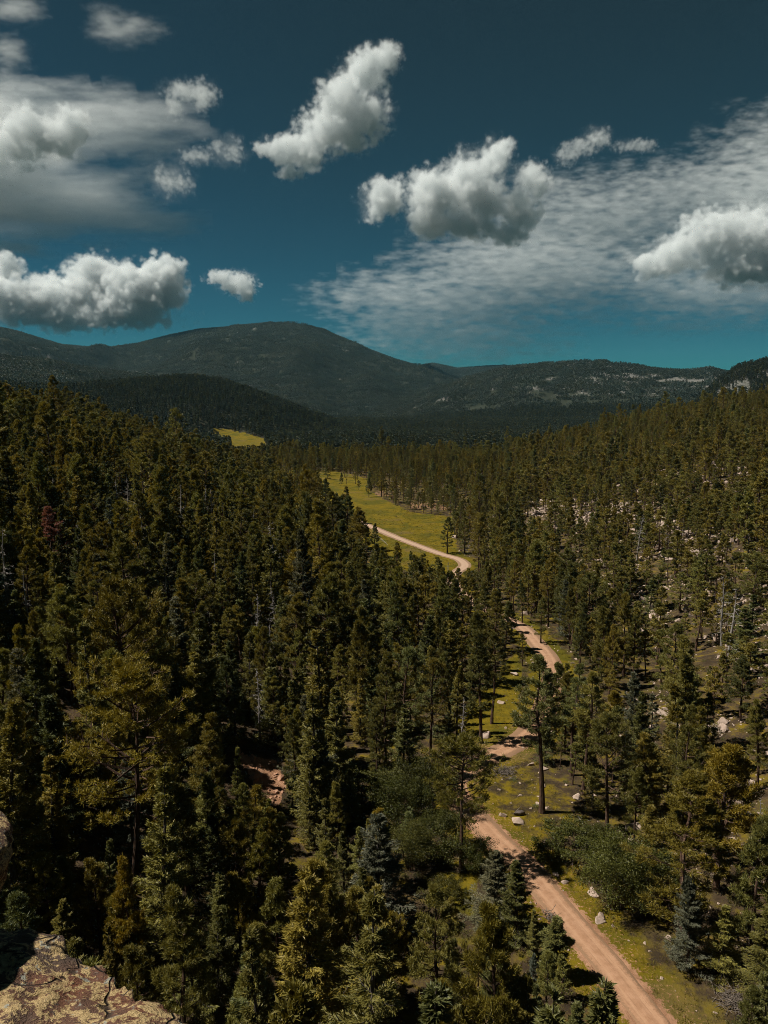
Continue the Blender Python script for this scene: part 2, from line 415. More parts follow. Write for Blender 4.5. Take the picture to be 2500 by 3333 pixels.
def build_road():
    m, nt, b = mat('packed_dirt'); q = NB(nt)
    uv = q.n('ShaderNodeUVMap'); sep = q.n('ShaderNodeSeparateXYZ'); nt.links.new(uv.outputs[0], sep.inputs[0])
    geo = q.n('ShaderNodeNewGeometry'); P = geo.outputs['Position']
    n1 = q.noise(P, .9, 6, .68); n2 = q.noise(P, 5, 5, .72)
    mp = q.n('ShaderNodeMapping'); mp.inputs['Scale'].default_value = (1.0, .05, 1); nt.links.new(uv.outputs[0], mp.inputs[0])
    st = q.noise(mp.outputs[0], 5, 4, .6)
    c = q.mix(q.ramp(n1, .3, .7), (.265, .145, .082), (.35, .205, .125))
    ux = q.math('ABSOLUTE', q.math('SUBTRACT', sep.outputs[0], 0))
    track = q.math('ABSOLUTE', q.math('SUBTRACT', ux, .72))
    c = q.mix(q.ramp(q.math('ADD', track, q.math('MULTIPLY', q.math('SUBTRACT', st, .5), .5)), .0, .42, .45, 0), c, (.42, .255, .155))
    c = q.mix(q.ramp(st, .55, .72, 0, .55), c, (.20, .115, .066))
    c = q.mix(q.ramp(sep.outputs[1], 90, 230, 0, .6), c, (.40, .30, .23))
    c = q.mix(q.ramp(n2, .56, .74, 0, .65), c, (.16, .092, .056))
    c = q.mix(q.ramp(q.math('ADD', ux, q.math('MULTIPLY', q.math('SUBTRACT', n2, .5), 1.2)), 1.15, 1.5, 0, .7), c, (.17, .105, .06))
    q.put(b.inputs['Base Color'], c); q.put(b.inputs['Normal'], q.bump(q.math('ADD', n2, st), .5, .06)); b.inputs['Roughness'].default_value = .95
    P2 = ROAD; d = np.gradient(P2, axis=0); d = unit(d); nrm = np.stack([d[:, 1], -d[:, 0]], 1)
    off = np.array([-1.12, -1, -.62, -.42, -.2, 0, .2, .42, .62, 1, 1.12])
    hh = np.array([-.10, .015, -.02, -.03, 0, .015, 0, -.03, -.02, .015, -.10]) + .06
    s = np.arange(len(P2)); wid = np.interp(s, [0, 50, 75, 150, 260], [1.45, 1.62, 2.15, 2.4, 2.2]) + .35 * (fbm(s / 9., s * 0, 61, 3) - .5) + .25 * np.sin(s / 37.)
    V = []; UV = []
    for k, (o_, h_) in enumerate(zip(off, hh)):
        wl = wid * (1 + (.16 * (fbm(s / 3., s * 0 + k, 66, 2) - .5) if abs(o_) >= 1 else 0))
        xy = P2 + nrm * (o_ * wl)[:, None]
        V.append(np.column_stack([xy, height(xy[:, 0], xy[:, 1]) + h_])); UV.append(np.column_stack([o_ * wl, s]))
    V = np.stack(V, 1); UV = np.stack(UV, 1); n, k = V.shape[:2]
    i = np.arange(n - 1)[:, None] * k; j = np.arange(k - 1)[None]
    Q = np.stack([i + j, i + k + j, i + k + j + 1, i + j + 1], -1).reshape(-1, 4)[:, ::-1].copy()
    me = mesh_from('dirt_road', V.reshape(-1, 3), Q, [m], smooth=True)
    l = me.uv_layers.new(name='UVMap'); l.data.foreach_set('uv', UV.reshape(-1, 2)[Q.ravel()].astype(np.float32).ravel())
    o = link('dirt_road', me); tag(o, kind='structure'); return o
build_road()

# ------------------------------------------------------------------ tree generators (unit: metres, base at origin)
def make_pine(seed, H, cb, R, nb=62, tw=6, nd=12, bl=.44, bw=.06, flat_top=0., droop=.0, kb=3):
    """ponderosa-like pine: tapered trunk, upswept limbs carrying needle tufts; returns trunk, limbs, crown"""
    rng = np.random.default_rng(seed); T = Geo(); B = Geo(); C = Geo()
    tz = np.linspace(0, 1, 9); bend = np.cumsum(rng.normal(0, .012 * H, (9, 2)), 0) * tz[:, None]
    tp = np.column_stack([bend, tz * H * .985]); tp[0, 2] = -.6
    r0 = .0125 * H + .04
    tr = r0 * (1 - tz) ** .8 + .02; tr[0] *= 1.35
    T.tube(tp, tr, 8)
    u = np.sort(rng.random(nb) ** .85); ga = np.arange(nb) * 2.399 + rng.normal(0, .5, nb)
    lop = rng.uniform(0, 6.28); lopa = rng.uniform(.05, .28)
    for i in range(nb):
        t = u[i]; h = (cb + (1 - cb) * (.02 + .96 * t)) * H
        prof = (.62 + .38 * min(1, t / .3)) * (1 - t ** (1.12 + 2.4 * flat_top)) ** .9 + .07
        L = R * prof * rng.uniform(.62, 1.18) * (1 + lopa * math.cos(ga[i] - lop))
        el = -.22 - droop + .95 * t + rng.normal(0, .13)
        base = np.array([np.interp(h, tp[:, 2], tp[:, 0]), np.interp(h, tp[:, 2], tp[:, 1]), h])
        d0 = np.array([math.cos(ga[i]) * math.cos(el), math.sin(ga[i]) * math.cos(el), math.sin(el)])
        s = np.linspace(0, 1, 5)[:, None]
        up = np.array([0, 0, 1.0]); pts = base + d0 * L * s + up * (L * .28) * s ** 2.2 + rng.normal(0, .03 * L, (5, 3)) * s
        rb = .012 * L + .012
        B.tube(pts, rb * (1.6 - 1.35 * s[:, 0]), kb)
        ends = [pts[4]]; edir = [unit(pts[4] - pts[3])]
        side = np.cross(d0, up); side = unit(side)
        for k in range(tw):
            f = rng.uniform(.42, .98); p = np.array([np.interp(f, s[:, 0], pts[:, c]) for c in range(3)])
            sg = 1 if k % 2 else -1
            dd = unit(d0 * rng.uniform(.4, 1) + side * sg * rng.uniform(.35, 1) + up * rng.uniform(-.05, .6))
            l2 = L * rng.uniform(.10, .27) + .12; e = p + dd * l2
            B.tube(np.array([p, (p + e) / 2 + up * .03, e]), [rb * .5, rb * .35, .006], 3)
            ends.append(e); edir.append(dd)
            if rng.random() < .6: ends.append(p * .45 + e * .55); edir.append(dd)
        ends = np.array(ends); edir = np.array(edir)
        n = len(ends) * nd
        bs = np.repeat(ends, nd, 0) + rng.normal(0, .10, (n, 3)) * np.array([1, 1, .7]); dr = unit(np.repeat(edir, nd, 0) * .55 + rng.normal(0, .62, (n, 3)) + np.array([0, 0, .42]))
        C.blades(bs, dr, bl * rng.uniform(.6, 1.15, n), bw * rng.uniform(.7, 1.3, n), rng)
    # leader tuft
    n = nd * 4; bs = np.array([tp[8]]) - np.array([[0, 0, 1]]) * rng.random((n, 1)) * .9 + rng.normal(0, .1, (n, 3)); C.blades(bs, unit(rng.normal(0, .6, (n, 3)) + np.array([0, 0, .9])), bl, bw, rng)
    return T, B, C
def make_fir(seed, H, cb, R, nb=110, fr=9, nd=5, bl=.40, bw=.12, kb=3, bare=0.):
    """fir or spruce: conical, flat drooping sprays in loose tiers"""
    rng = np.random.default_rng(seed); T = Geo(); B = Geo(); C = Geo()
    tz = np.linspace(0, 1, 8); bend = np.cumsum(rng.normal(0, .006 * H, (8, 2)), 0) * tz[:, None]
    tp = np.column_stack([bend, tz * H]); tp[0, 2] = -.6
    r0 = .011 * H + .04; tr = r0 * (1 - tz) ** .9 + .012; T.tube(tp, tr, 7)
    u = np.sort(rng.random(nb) ** .9); ga = np.arange(nb) * 2.399 + rng.normal(0, .45, nb)
    tier = 1 + .26 * np.sin(u * rng.uniform(30, 46) + rng.uniform(0, 6))
    lop = rng.uniform(0, 6.28)
    for i in range(nb):
        t = u[i]; h = (cb + (1 - cb) * (.01 + .97 * t)) * H
        L = R * ((1 - t) ** .95 * .96 + .03) * rng.uniform(.52, 1.22) * tier[i] * (1 + .12 * math.cos(ga[i] - lop))
        if rng.random() < bare: continue
        el = -.30 + .85 * t + rng.normal(0, .1)
        base = np.array([np.interp(h, tp[:, 2], tp[:, 0]), np.interp(h, tp[:, 2], tp[:, 1]), h])
        d0 = np.array([math.cos(ga[i]) * math.cos(el), math.sin(ga[i]) * math.cos(el), math.sin(el)])
        s = np.linspace(0, 1, 5)[:, None]; up = np.array([0, 0, 1.0])
        pts = base + d0 * L * s + up * L * (.20 * s ** 2.5 - .10 * np.sin(s * 3.14)) + rng.normal(0, .02 * L, (5, 3)) * s
        rb = .010 * L + .008; B.tube(pts, rb * (1.5 - 1.3 * s[:, 0]), kb)
        side = unit(np.cross(d0, up))
        f = np.linspace(.18, 1.0, fr) + rng.normal(0, .02, fr); f = np.clip(f, .1, 1)
        pf = np.stack([np.interp(f, s[:, 0], pts[:, c]) for c in range(3)], 1)
        w = L * .42 * (1 - f) ** .7 * (f > .0) + .10
        bs = []; dr = []
        for sg in (-1, 1):
            dd = unit(d0[None] * .75 + side[None] * sg + up[None] * rng.normal(-.12, .15, (fr, 1)))
            for k in range(nd):
                q = (k + rng.random((fr, 1))) / nd
                bs.append(pf + dd * w[:, None] * q + rng.normal(0, .05, (fr, 3))); dr.append(unit(dd * .8 + d0[None] * .5 + rng.normal(0, .38, (fr, 3)) + up * .12))
        bs = np.vstack(bs); dr = np.vstack(dr); n = len(bs)
        C.blades(bs, dr, bl * rng.uniform(.6, 1.2, n), bw * rng.uniform(.7, 1.3, n), rng)
    n = 24; bs = np.array([tp[-1]]) - np.array([[0, 0, 1.2]]) * rng.random((n, 1)) + rng.normal(0, .05, (n, 3)); C.blades(bs, unit(rng.normal(0, .5, (n, 3)) + np.array([0, 0, .8])), bl * .6, bw * .8, rng)
    return T, B, C
def make_oak(seed, H, R, nst=7, nc=130, nl=45, ls=.20):
    rng = np.random.default_rng(seed); T = Geo(); C = Geo(); B = Geo(); cen = []
    for k in range(nst):
        a = k / nst * 6.28 + rng.normal(0, .4); l = rng.uniform(.1, .6) * R
        top = np.array([math.cos(a) * l, math.sin(a) * l, H * rng.uniform(.35, .6)])
        b0 = np.array([math.cos(a) * .25, math.sin(a) * .25, -.3]); s = np.linspace(0, 1, 5)[:, None]
        pts = b0 + (top - b0) * s + rng.normal(0, .08, (5, 3)) * s; T.tube(pts, .075 * (1.15 - s[:, 0]) * (H / 4) + .012, 5)
        for j in range(5):
            f = rng.uniform(.35, .95); p = b0 + (top - b0) * f; e = p + unit(rng.normal(0, 1, 3) + np.array([math.cos(a), math.sin(a), .6])) * R * .4
            B.tube(np.array([p, (p + e) / 2, e]), [.03, .02, .008], 3)
    v = unit(rng.normal(0, 1, (nc, 3))); v[:, 2] = np.abs(v[:, 2]) * 1.1 - .15
    rr = rng.uniform(.5, 1.0, nc) * (.8 + .45 * fbm(v[:, 0] * 2.2 + seed, v[:, 1] * 2.2, seed, 2))
    cen = v * rr[:, None] * np.array([R, R, H * .62]) + np.array([0, 0, H * .42])
    cen = cen[cen[:, 2] > .15]
    sg = .085 * H * rng.uniform(.5, 1.25, (len(cen), 1))
    n = len(cen) * nl; bs = np.repeat(cen, nl, 0) + rng.normal(0, 1, (n, 3)) * np.repeat(sg, nl, 0) * np.array([1, 1, .7]); dr = unit(rng.normal(0, 1, (n, 3)) + np.array([0, 0, .35]))
    C.blades(bs, dr, ls * rng.uniform(.7, 1.3, n), ls * .62 * rng.uniform(.7, 1.3, n), rng)
    return T, B, C
def make_snag(seed, H, nb=45, R=2.0):
    rng = np.random.default_rng(seed); T = Geo(); B = Geo()
    tz = np.linspace(0, 1, 9); bend = np.cumsum(rng.normal(0, .012 * H, (9, 2)), 0) * tz[:, None]; tp = np.column_stack([bend, tz * H]); tp[0, 2] = -.5
    T.tube(tp, (.011 * H + .04) * (1 - tz) ** .7 + .02, 7)
    for i in range(nb):
        t = rng.uniform(.15, .99); h = t * H; a = rng.uniform(0, 6.28); L = R * ((1 - t) ** .6 * .9 + .12) * rng.uniform(.3, 1.1); el = rng.uniform(-.5, .5)
        base = np.array([np.interp(h, tp[:, 2], tp[:, 0]), np.interp(h, tp[:, 2], tp[:, 1]), h]); s = np.linspace(0, 1, 5)[:, None]
        d0 = np.array([math.cos(a) * math.cos(el), math.sin(a) * math.cos(el), math.sin(el)])
        pts = base + d0 * L * s + np.array([0, 0, rng.uniform(-.3, .25)]) * L * s ** 2 + rng.normal(0, .05 * L, (5, 3)) * s; B.tube(pts, .035 * (1.25 - 1.1 * s[:, 0]), 4)
        for j in range(4):
            f = rng.uniform(.3, .95); p = np.array([np.interp(f, s[:, 0], pts[:, c]) for c in range(3)]); e = p + unit(d0 + rng.normal(0, .8, 3)) * L * .3
            B.tube(np.array([p, (p + e) / 2 + rng.normal(0, .02, 3), e]), [.02, .014, .008], 3)
    return T, B

PROTO = {}   # kind -> list of dict(H, R, trunk, limbs, crown, words)
def reg(kind, words, H, R, geos, mats):
    names = ('trunk', 'limbs', 'crown')
    PROTO.setdefault(kind, []).append(dict(H=H, R=R, words=words, geos=geos, mats=mats,
        meshes=[g.mesh(kind + '_' + n, m) for g, n, m in zip(geos, names, mats)]))
PM = (BARK, BARK, FOL['olive']); FM = (FIRBARK, FIRBARK, FOL['dark'])
for i, (w, H, cb, R, nb, ft) in enumerate([
        ('tall narrow-crowned', 16, .24, 2.3, 54, .1), ('tall full-crowned', 16, .16, 2.9, 66, .25), ('round-topped', 13, .25, 2.9, 54, .8),
        ('slim high-crowned', 16, .45, 2.2, 42, .4), ('bushy low-branched', 11, .10, 2.7, 56, .25), ('pointed conical', 13, .12, 2.4, 58, .0), ('open ragged-crowned', 15, .34, 2.8, 36, .6)]):
    reg('pine', w, H, R, make_pine(100 + i, H, cb, R, nb, 8, 36, .36, .046, ft), PM)
reg('bigpine', 'huge spreading', 20, 5.2, make_pine(140, 20, .36, 5.2, 66, 12, 24, .48, .055, .7, .05), (BARK, BARK, FOL['yellow']))
reg('flatpine', 'flat-topped', 15, 3.7, make_pine(141, 15, .42, 3.7, 46, 9, 22, .46, .055, 1.0, .05), (BARK, BARK, FOL['yellow']))
for i, (w, H, cb, R, nb) in enumerate([('tall dense conical', 15, .06, 2.6, 105), ('narrow spire-shaped', 14, .05, 2.1, 100), ('broad-skirted', 12, .03, 2.8, 92), ('layered gappy', 14, .10, 2.5, 66), ('short young', 7, .02, 1.6, 60)]):
    reg('fir', w, H, R, make_fir(200 + i, H, cb, R, nb, 15, 10, .26, .055), FM)
for i, (w, H, R) in enumerate([('domed', 4.2, 3.0), ('spreading low', 3.0, 3.0), ('upright', 5.5, 2.6)]):
    reg('oak', w, H, R, make_oak(300 + i, H, R, 7, 74, 260, .12), (BARK, BARK, FOL['oak']))
for i, (w, H) in enumerate([('tall', 13), ('leaning bare-limbed', 11), ('slender', 12)]):
    reg('snag', w, H, 2, make_snag(400 + i, H, 45 + 10 * i), (GREYBARK, GREYBARK))

NAMES = {'pine': ('pine_tree', 'pine tree'), 'bigpine': ('pine_tree', 'pine tree'), 'flatpine': ('pine_tree', 'pine tree'), 'fir': ('fir_tree', 'fir tree'), 'oak': ('oak_shrub', 'shrub'), 'snag': ('dead_tree', 'dead tree')}
def plant(kind, var, x, y, z, h, rot, wide=1.0, tintm=None, label='', group=None, lean=(0, 0)):
    p = PROTO[kind][var]; nm, cat = NAMES[kind]
    e = bpy.data.objects.new(nm, None); COL.objects.link(e); e.empty_display_size = .5
    s = h / p['H']; e.location = (x, y, z); e.rotation_euler = (lean[0], lean[1], rot); e.scale = (s * wide, s * wide, s)
    tag(e, label, cat, group)
    for me, n in zip(p['meshes'], ('trunk', 'limbs', 'crown')):
        o = bpy.data.objects.new(n, me); COL.objects.link(o); o.parent = e
        if n != 'trunk': o['kind'] = 'stuff'
        if n == 'crown' and tintm:
            o.material_slots[0].link = 'OBJECT'; o.material_slots[0].material = FOL[tintm]
    return e

# ------------------------------------------------------------------ where trees stand
rng = np.random.default_rng(7)
occupied = []; HERO = []; HKEEP = []
def hero(kind, var, pb, ptop, tintm, label, group=None, wide=1.0, rot=None):
    x, y, z = ground_hit(*pb)
    v = ray(pb[0], ptop); t = y / v[1]; h = CAMZ + v[2] * t - z
    plant(kind, var, x, y, z, max(1.0, h), rng.uniform(0, 6.28) if rot is None else rot, wide, tintm, label, group)
    for f_, k_ in ((.12, 5), (.32, 9), (.52, 9)): HKEEP.append((pb[0], ptop + (pb[1] - ptop) * f_, k_, math.hypot(x, y) - 1.5))
    HERO.append((x, y, label)); occupied.append((x, y, max(2.0, PROTO[kind][var]['R'] * h / PROTO[kind][var]['H'] * wide * .75), kind))
    return x, y, z, h

# named trees
hero('bigpine', 0, (440, 2905), 2195, 'yellow', 'huge yellowish pine with thick bare dark trunk towering over the bank below the ledge')
hero('flatpine', 0, (1502, 2830), 2405, 'yellow', 'flat-topped yellowish pine with bare trunk standing beside the bend of the dirt road')
hero('pine', 3, (1764, 2650), 2150, 'dark', 'tall dark pine with long bare trunk on the rocky clearing across the road bend', wide=1.15)
hero('fir', 2, (1232, 3030), 2650, 'blue', 'large blue-grey spruce left of the grassy glade', wide=1.6)
hero('fir', 2, (1610, 3030), 2770, 'blue', 'blue-grey spruce at the road edge hiding the left verge', wide=1.7)
hero('fir', 0, (1678, 3060), 2790, 'dark', 'dark fir paired with the blue-grey spruce at the road edge', wide=1.6)
hero('fir', 1, (1733, 3120), 2960, 'dark', 'dark narrow young fir spire against the straight dirt road', wide=1.3)
hero('fir', 4, (1806, 3190), 2990, 'dark', 'small dark pointed fir touching the left edge of the straight dirt road', wide=1.5)
hero('fir', 4, (1735, 3200), 3105, 'blue', 'small pale blue-grey spruce beneath the pointed dark fir by the road')
hero('pine', 1, (2215, 3050), 2510, 'yellow', 'massive bushy yellow-olive pine beyond the grassy verge', wide=1.45)
hero('pine', 2, (1975, 2705), 2330, 'olive', 'olive pine behind the oak thicket on the verge')
hero('pine', 0, (2106, 2725), 2390, 'olive', 'straight olive pine right behind the oak thicket', wide=1.2)
hero('pine', 3, (1898, 2590), 2190, 'olive', 'slim pine with bare trunk at the back of the rocky clearing')
hero('pine', 3, (1860, 2530), 2170, 'dark', 'slim dark pine with twin-looking bare trunk behind the rocky clearing')
hero('fir', 0, (2237, 3160), 2860, 'blue', 'blue-grey spruce in front of the massive bushy pine', wide=1.5)
hero('fir', 2, (2350, 3175), 2945, 'olive', 'squat olive fir beside the brush pile', wide=1.5)
hero('fir', 0, (2470, 3260), 2930, 'dark', 'dark fir crowding the brush pile from behind', wide=1.5)
hero('pine', 4, (2330, 2900), 2420, 'yellow', 'yellow-olive bushy pine on the rocky slope behind the massive bushy pine', wide=1.1)
hero('pine', 1, (1456, 1802), 1684, 'dark', 'lone dark pine standing on the meadow just above the pale road', wide=1.2)
hero('pine', 2, (1328, 1661), 1598, 'dark', 'small dark round pine on the upper meadow with its shadow beneath')
hero('pine', 5, (1201, 1619), 1553, 'dark', 'dark conical pine at the meadow beside the bare earth patch')
hero('pine', 2, (1394, 1650), 1590, 'olive', 'olive pine on the meadow rim among low scrub')
hero('pine', 2, (1443, 1662), 1592, 'olive', 'round olive pine at the meadow rim below the forest')
hero('pine', 2, (1168, 1596), 1564, 'dark', 'tiny round pine alone on the far meadow grass')
for (bx, by, ty, v, lab) in [(1110, 1582, 1538, 5, 'small pine at the far tip of the meadow'), (1258, 1622, 1570, 1, 'pine just above the bare earth patch on the meadow rim'), (1292, 1640, 1588, 5, 'pointed pine below the bare earth patch on the meadow'), (1362, 1656, 1602, 4, 'bushy pine beside the pinkish scrub strip on the meadow'),
        (1482, 1684, 1600, 1, 'full pine at the meadow corner by the stony slope'), (1422, 1642, 1576, 0, 'narrow pine on the scrubby meadow rim'), (1500, 1730, 1630, 1, 'full pine where the meadow meets the stony slope'), (1340, 1622, 1560, 1, 'dark full pine at the forest edge above the scrub strip'), (1060, 1690, 1560, 0, 'dark narrow pine left of the meadow clump')]:
    hero('pine', v, (bx, by), ty, 'dark', lab)
hero('pine', 5, (1220, 1794), 1702, 'dark', 'dark conical pine beside the pale road where it leaves the forest')
hero('pine', 1, (1130, 1790), 1615, 'dark', 'dense dark pine of the clump in front of the meadow', wide=1.2)
hero('pine', 1, (1085, 1790), 1600, 'dark', 'tallest dark pine of the clump in front of the meadow', wide=1.2)
hero('pine', 4, (1175, 1815), 1655, 'olive', 'olive bushy pine ending the clump in front of the meadow', wide=1.1)
hero('pine', 1, (172, 1890), 1650, 'rust', 'dying pine with dull red needles in the left bank forest', wide=1.1)
hero('fir', 0, (215, 2760), 2255, 'dark', 'big dark fir next to the huge yellowish pine', wide=1.4)
hero('pine', 1, (95, 2720), 2275, 'yellow', 'tall yellow-olive pine behind the rock pillar')
hero('fir', 3, (710, 2960), 2640, 'dark', 'sparse grey-green fir below the red dirt gully', wide=1.5)
hero('fir', 0, (1120, 2930), 2700, 'dark', 'dark conical fir left of the large blue-grey spruce', wide=1.2)
hero('fir', 2, (1170, 2870), 2690, 'olive', 'olive broad fir behind the large blue-grey spruce', wide=1.1)
hero('fir', 3, (1060, 2830), 2600, 'dark', 'layered dark fir on the bank above the large blue-grey spruce', wide=1.2)
hero('pine', 5, (1100, 2760), 2540, 'olive', 'pointed olive pine on the bank between gully and road bend')
hero('fir', 1, (1010, 2760), 2460, 'dark', 'narrow dark fir beside the red dirt gully')
hero('fir', 4, (215, 2990), 2790, 'dark', 'short dark young fir just past the lichen ledge', wide=1.4)
hero('pine', 4, (330, 3120), 2800, 'olive', 'thin-topped olive pine just past the lichen ledge', wide=.9)
hero('pine', 4, (790, 3210), 2850, 'yellow', 'bushy yellow pine below the ledge tip', wide=.9)
for (bx, by, ty, var, lab) in [(388, 1700, 1540, 0, 'bare silver snag, taller of the pair by the sunlit grass strip'), (418, 1690, 1552, 2, 'bare silver snag, shorter of the pair by the sunlit grass strip'),
        (592, 1760, 1575, 0, 'tall grey snag with drooping twigs amid the left bank forest'), (540, 2000, 1845, 1, 'pale bushy-limbed snag in a gap above the dark firs'),
        (836, 2115, 1930, 2, 'slender pale snag standing before dark pines'), (690, 1720, 1590, 2, 'thin grey snag among the left bank pines'), (95, 2110, 1850, 0, 'tall dim snag at the shaded bank near the red-needled pine'),
        (885, 2180, 2010, 0, 'grey twiggy snag near the slender pale one'), (1500, 2440, 2265, 2, 'thin dark-barked bare tree at the glade above the road bend')]:
    hero('snag', var, (bx, by), ty, None, lab)
for (bx, by, ty, var, lab, w) in [(1885, 2800, 2705, 1, 'low oak thicket bulging over the verge below the clearing', 1.5), (2005, 2960, 2740, 2, 'tall dense oak clump behind the verge', 1.0), (2085, 2930, 2745, 0, 'oak clump joined to the bushy pine base', 1.0),
        (1385, 2640, 2455, 0, 'large dark oak uphill of the road bend', .85), (1300, 2690, 2520, 0, 'dark oak next to the large one uphill of the road bend', .85), (1425, 2800, 2650, 0, 'oak below the flat-topped pine', 1.05), (1335, 2830, 2690, 2, 'oak thicket above the blue-grey spruce', 1.1),
        (1563, 2835, 2735, 0, 'round oak bush at the foot of the flat-topped pine by the road', .9), (1460, 2930, 2860, 1, 'low oak scrub in the grassy glade', .9), (1200, 2620, 2520, 1, 'oak scrub below the dark firs', 1.2),
        (1550, 1905, 1860, 1, 'green scrub on the inside of the upper road bend', 1.3), (1950, 2780, 2690, 0, 'middle oak of the verge thicket', 1.0)]:
    hero('oak', var, (bx, by), ty, None, lab, wide=w)

for (bx, by, ty, v, lab) in [(1762, 2445, 2175, 0, 'dark narrow pine screening the hidden road stretch above the bend'), (1838, 2440, 2190, 1, 'full dark pine screening the hidden road stretch above the bend'), (1800, 2400, 2150, 5, 'conical pine between the two that screen the hidden road stretch'),
        (1532, 2045, 1880, 1, 'full pine in front of the road dip below the meadow'), (1578, 2095, 1900, 0, 'narrow pine in front of the road dip below the meadow'), (1490, 1985, 1850, 1, 'pine at the forest corner below the upper road bend'), (1470, 2060, 1880, 5, 'conical pine behind the forest corner below the upper road bend'),
        (1610, 2130, 1920, 1, 'broad pine left of the short pale road stretch'), (1655, 2060, 1960, 4, 'low bushy pine at the short pale road stretch'), (1600, 2360, 2060, 3, 'slim pine with bare trunk in the upper glade'), (1565, 2420, 2060, 0, 'tall narrow pine in the upper glade'),
        (1645, 2115, 1955, 5, 'conical pine in front of the curve of the short pale road stretch'), (1760, 2095, 1945, 1, 'pine right beside the short pale road stretch'), (1700, 2030, 1890, 0, 'pine above the short pale road stretch')]:
    hero('pine', v, (bx, by), ty, 'dark' if v != 1 else 'olive', lab)

# sight lines that stay open: places where the photograph shows road or meadow
KEEP = []
for seg in ([(2128, 3333), (1988, 3151), (1853, 2993), (1790, 2920)], [(1604, 2722), (1551, 2662)], [(1560, 2480), (1627, 2447), (1690, 2410)],
            [(1780, 2130), (1740, 2086), (1715, 2055)], [(1484, 1864), (1510, 1845), (1491, 1819), (1438, 1804), (1363, 1777), (1295, 1751), (1200, 1710)]):
    s = np.array(seg, float)
    for a, b in zip(s[:-1], s[1:]):
        n = max(2, int(np.hypot(*(b - a)) / 12))
        for t in np.linspace(0, 1, n): KEEP.append(tuple(a + (b - a) * t) + (8,))
for p in [(1100, 1590), (1150, 1620), (1200, 1650), (1250, 1690), (1300, 1720), (1350, 1740), (1400, 1760), (1300, 1680), (1400, 1710), (1220, 1660), (1260, 1770), (1330, 1790), (1400, 1815), (1090, 1570), (1150, 1655), (1440, 1740),
          (740, 1415), (790, 1430), (840, 1450), (780, 1450), (720, 1408), (810, 1440), (1950, 3010), (2050, 3120), (2150, 3230), (2200, 3320), (1760, 2790), (1800, 2850), (1870, 2910), (1720, 2560), (1680, 2640), (1760, 2700),
          (1580, 2330), (1620, 2260), (1530, 2400), (1500, 2900), (1480, 2870), (1850, 2620), (1330, 1690)]:
    KEEP.append(p + (10,))
for gx_ in range(790, 930, 30):
    for gy_ in range(2450, 2620, 30):
        if points_in([(765, 2440), (900, 2480), (930, 2560), (905, 2640), (830, 2560)], np.array([gx_]), np.array([gy_]))[0]: KEEP.append((gx_, gy_, 4))
KEEP = np.array(KEEP); 
KD = np.array([np.hypot(*ground_hit(a, b)[:2]) for a, b, c in KEEP])
KEEP = np.vstack([KEEP, np.array([h[:3] for h in HKEEP])]); KD = np.concatenate([KD, [h[3] for h in HKEEP]])

def scatter(spx, rmin, rmax, azmax=35.):
    """jittered points over the sector"""
    X0 = rmax * math.sin(rad(azmax)); xs = np.arange(-X0, X0, spx); ys = np.arange(rmin * .7, rmax, spx)
    X, Y = np.meshgrid(xs, ys); X = X + rng.uniform(-.48, .48, X.shape) * spx; Y = Y + rng.uniform(-.48, .48, Y.shape) * spx
    X = X.ravel(); Y = Y.ravel(); r = np.hypot(X, Y); k = (r > rmin) & (r < rmax) & (np.abs(np.arctan2(X, Y)) < rad(azmax)); return X[k], Y[k]

TX, TY = scatter(3.7, 36, 780)
rr = np.hypot(TX, TY); rd = road_dist(TX, TY)
dr = TX - np.interp(TY, YF, XR); dl = np.interp(TY, YL, XL) - TX
TZ = height(TX, TY)
clump = fbm(TX / 17, TY / 17, 88, 3)
prob = np.where(dl > -6, np.interp(rr, [60, 240, 400], [.62, .74, .95]), np.where(dr > 0, np.where(TY > 420, .50, .35 + .22 * sstep(20, 60, dr)), .46))
prob = np.where((dr <= 0) & (dl <= -6) & (TY > 330), .42, prob)
prob = prob * (.30 + 1.3 * sstep(.25, .7, clump))
keep = (rng.random(len(TX)) < prob) & (rd > 5.5)
for p in OPEN: keep &= ~points_in(p, TX, TY)
keep &= ~(points_in(PARK, TX, TY) & (rng.random(len(TX)) < .82))
keep &= ~(points_in(RIM, TX, TY) & (rng.random(len(TX)) < .55))
keep &= ~(points_in(LEFTGRASS, TX, TY) & (rng.random(len(TX)) < .7))
keep &= ~points_in(GULLY, TX, TY); gcx, gcy = np.mean(np.array(GULLY), 0); keep &= ~((TX - gcx > -9) & (TX - gcx < 3) & (np.abs(TY - gcy) < 8))
for (ox, oy, orr, k) in occupied: keep &= np.hypot(TX - ox, TY - oy) > orr
keep &= np.hypot(TX, TY) > 38
TX, TY, TZ, rr, rd, dr, dl = (a[keep] for a in (TX, TY, TZ, rr, rd, dr, dl))
n = len(TX)
kind = np.where(rng.random(n) < np.where(dl > -6, np.where(rr < 260, .50, .35), np.where(dr > 0, .14, .25)), 1, 0)   # 1 fir
var = np.where(kind == 1, rng.choice(5, n, p=[.3, .22, .2, .2, .08]), rng.choice(7, n, p=[.22, .17, .10, .10, .16, .19, .06]))
bh = np.where(dl > -6, 14.2, np.where(dr > 4, np.where(TY > 420, 11.5, 10.0), 12.6)) * np.exp(rng.normal(0, .26, n))
bh = np.where((kind == 1) & (var == 4), bh * .6, bh)
bh *= np.interp(rr, [40, 80, 140], [.85, 1.0, 1.0])
PH = [[p['H'] for p in PROTO['pine']], [p['H'] for p in PROTO['fir']]]; PR = [[p['R'] for p in PROTO['pine']], [p['R'] for p in PROTO['fir']]]
wide = np.where(kind == 1, rng.uniform(.95, 1.3, n), rng.uniform(.74, 1.05, n))
wide = np.where((dr > 0) & (rr < 450), wide * 1.28, wide)
